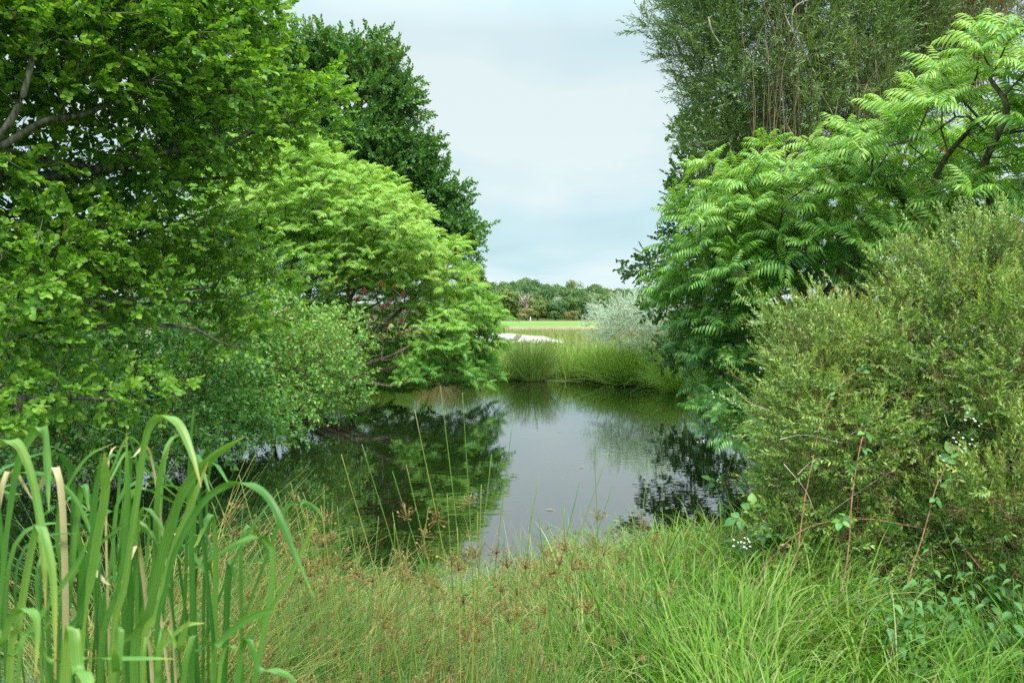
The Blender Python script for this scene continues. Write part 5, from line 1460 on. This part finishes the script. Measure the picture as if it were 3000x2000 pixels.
    tube(b, [(p[0], 196, z0 - .1), (p[0], 196, z0 + .9)], [.09, .09], 8); b.build('shaft', M['paint'], t, True)
    b = B(); tube(b, [(p[0], 196, z0 + .9), (p[0], 196, z0 + 1.0)], [.12, .06], 8); b.build('cap', M['paint'], t, True)


wood()


def floaters():
    r = np.random.default_rng(97)
    lf = leaf(.06, .028, PRO_OVATE, .05, -.05)
    for x, y, lab, k in ((1632, 1268, 'dark leaf floating alone on the bright water', 'alder'), (1696, 1372, 'tiny pale leaf floating in the middle of the pond', 'dry'), (1600, 1497, 'pale curled leaf floating close to the near bank', 'dry'), (1795, 1530, 'pale leaf floating by the reflected alder', 'dry')):
        d = HCAM * FPX / (y - 920)
        b = B(); X, Y, Z = frames(np.array([(1, r.normal(0, .4), 0)]))
        b.scatter(lf, np.array([((x - 1500) / FPX * d, d, .006)]), X, Y, Z, 1.3)
        tag(b.build('floating_leaf', M[k]), lab, 'leaf')


floaters()


def specks():
    r = np.random.default_rng(98)
    P = np.c_[r.uniform(-6, 4, 5000), r.uniform(3.6, 22, 5000)]
    sd = pond_sd(P)
    P = P[(sd < -.05) & (r.uniform(0, 1, 5000) < np.exp(sd * 1.1) * .5)]
    n = len(P); a = r.uniform(0, 6.28, n)
    b = B(); X, Y, Z = frames(np.stack([np.cos(a), np.sin(a), 0 * a], -1))
    b.scatter(leaf(.02, .010, PRO_OVATE, .02, -.02), np.c_[P, np.full(n, .005)], X, Y, Z, r.uniform(.5, 1.6, n), r.uniform(-.2, .4, n))
    o = b.build('fallen_leaves', M['dry']); o['kind'] = 'stuff'


specks()

# ------------------------------------------------------------------ sky, sun, camera
SUN_EL, SUN_AZ = math.radians(57), math.radians(158)   # azimuth clockwise from +Y: high behind the camera, a little to its right
W = bpy.data.worlds.new('World'); S.world = W; W.use_nodes = True
N, L = W.node_tree.nodes, W.node_tree.links
bg = N['Background']
sky = N.new('ShaderNodeTexSky'); sky.sky_type = 'NISHITA'; sky.sun_disc = False
sky.sun_elevation = SUN_EL; sky.sun_rotation = SUN_AZ
sky.air_density = 1.0; sky.dust_density = 2.0; sky.ozone_density = 1.0
tc = N.new('ShaderNodeTexCoord'); sp = N.new('ShaderNodeSeparateXYZ'); L.new(tc.outputs['Generated'], sp.inputs[0])


def mth(op, a, b=None, c=None):
    m = N.new('ShaderNodeMath'); m.operation = op
    for i, v in enumerate((a, b, c)):
        if v is None: continue
        if isinstance(v, (int, float)): m.inputs[i].default_value = v
        else: L.new(v, m.inputs[i])
    return m.outputs[0]


# cloud layer: the view direction carried up to a flat sheet
zc = mth('ADD', mth('MAXIMUM', sp.outputs['Z'], 0.0), .22)
cb = N.new('ShaderNodeCombineXYZ'); L.new(mth('DIVIDE', sp.outputs['X'], zc), cb.inputs[0]); L.new(mth('DIVIDE', sp.outputs['Y'], zc), cb.inputs[1])
cl = N.new('ShaderNodeTexNoise'); cl.inputs['Scale'].default_value = 1.0; cl.inputs['Detail'].default_value = 5; cl.inputs['Roughness'].default_value = .5; cl.inputs['Distortion'].default_value = .3
mp = N.new('ShaderNodeMapping'); mp.inputs['Location'].default_value = (1.7, .4, 3.1); L.new(cb.outputs[0], mp.inputs[0]); L.new(mp.outputs[0], cl.inputs['Vector'])
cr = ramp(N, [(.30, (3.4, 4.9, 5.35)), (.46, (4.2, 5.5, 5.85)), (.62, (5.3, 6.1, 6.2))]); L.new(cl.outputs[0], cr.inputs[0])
# thin cloud brightens toward the zenith, like an overcast but boosted for ambient fill
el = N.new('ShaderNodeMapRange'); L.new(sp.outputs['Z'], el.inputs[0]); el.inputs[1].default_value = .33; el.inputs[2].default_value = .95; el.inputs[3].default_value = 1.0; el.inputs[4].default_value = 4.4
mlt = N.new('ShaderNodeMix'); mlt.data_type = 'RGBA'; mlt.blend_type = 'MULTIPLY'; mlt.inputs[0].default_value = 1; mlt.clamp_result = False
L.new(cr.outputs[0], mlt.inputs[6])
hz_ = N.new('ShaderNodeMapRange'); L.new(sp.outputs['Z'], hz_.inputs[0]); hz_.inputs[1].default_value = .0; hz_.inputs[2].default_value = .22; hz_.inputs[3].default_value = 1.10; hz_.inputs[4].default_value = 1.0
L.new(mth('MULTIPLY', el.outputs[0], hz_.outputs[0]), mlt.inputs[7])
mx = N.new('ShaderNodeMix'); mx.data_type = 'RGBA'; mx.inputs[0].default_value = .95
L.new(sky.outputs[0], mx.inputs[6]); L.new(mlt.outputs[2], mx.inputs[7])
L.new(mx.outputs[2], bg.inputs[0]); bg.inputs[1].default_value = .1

sd = bpy.data.lights.new('sun', 'SUN'); sd.energy = 3.6; sd.angle = math.radians(10); sd.color = (1, .96, .88)
so = bpy.data.objects.new('sun', sd); COL.objects.link(so)
from mathutils import Vector
dirv = Vector((math.sin(SUN_AZ) * math.cos(SUN_EL), math.cos(SUN_AZ) * math.cos(SUN_EL), math.sin(SUN_EL)))
so.rotation_euler = dirv.to_track_quat('Z', 'Y').to_euler()
so.location = dirv * 50

cd = bpy.data.cameras.new('camera'); cd.lens = 28; cd.sensor_width = 36; cd.clip_start = .05; cd.clip_end = 5000
cd.dof.use_dof = True; cd.dof.focus_distance = 9; cd.dof.aperture_fstop = 8
co = bpy.data.objects.new('camera', cd); COL.objects.link(co)
co.location = (0, 0, HCAM); co.rotation_euler = (PI / 2 - PITCH, 0, 0)
S.camera = co

S.view_settings.view_transform = 'Standard'; S.view_settings.look = 'None'
S.view_settings.exposure = 0.6; S.view_settings.gamma = 1
S.view_settings.use_curve_mapping = False
S.cycles.max_bounces = 9; S.cycles.diffuse_bounces = 5; S.cycles.glossy_bounces = 3; S.cycles.transmission_bounces = 4; S.cycles.transparent_max_bounces = 4
S.cycles.use_denoising = False
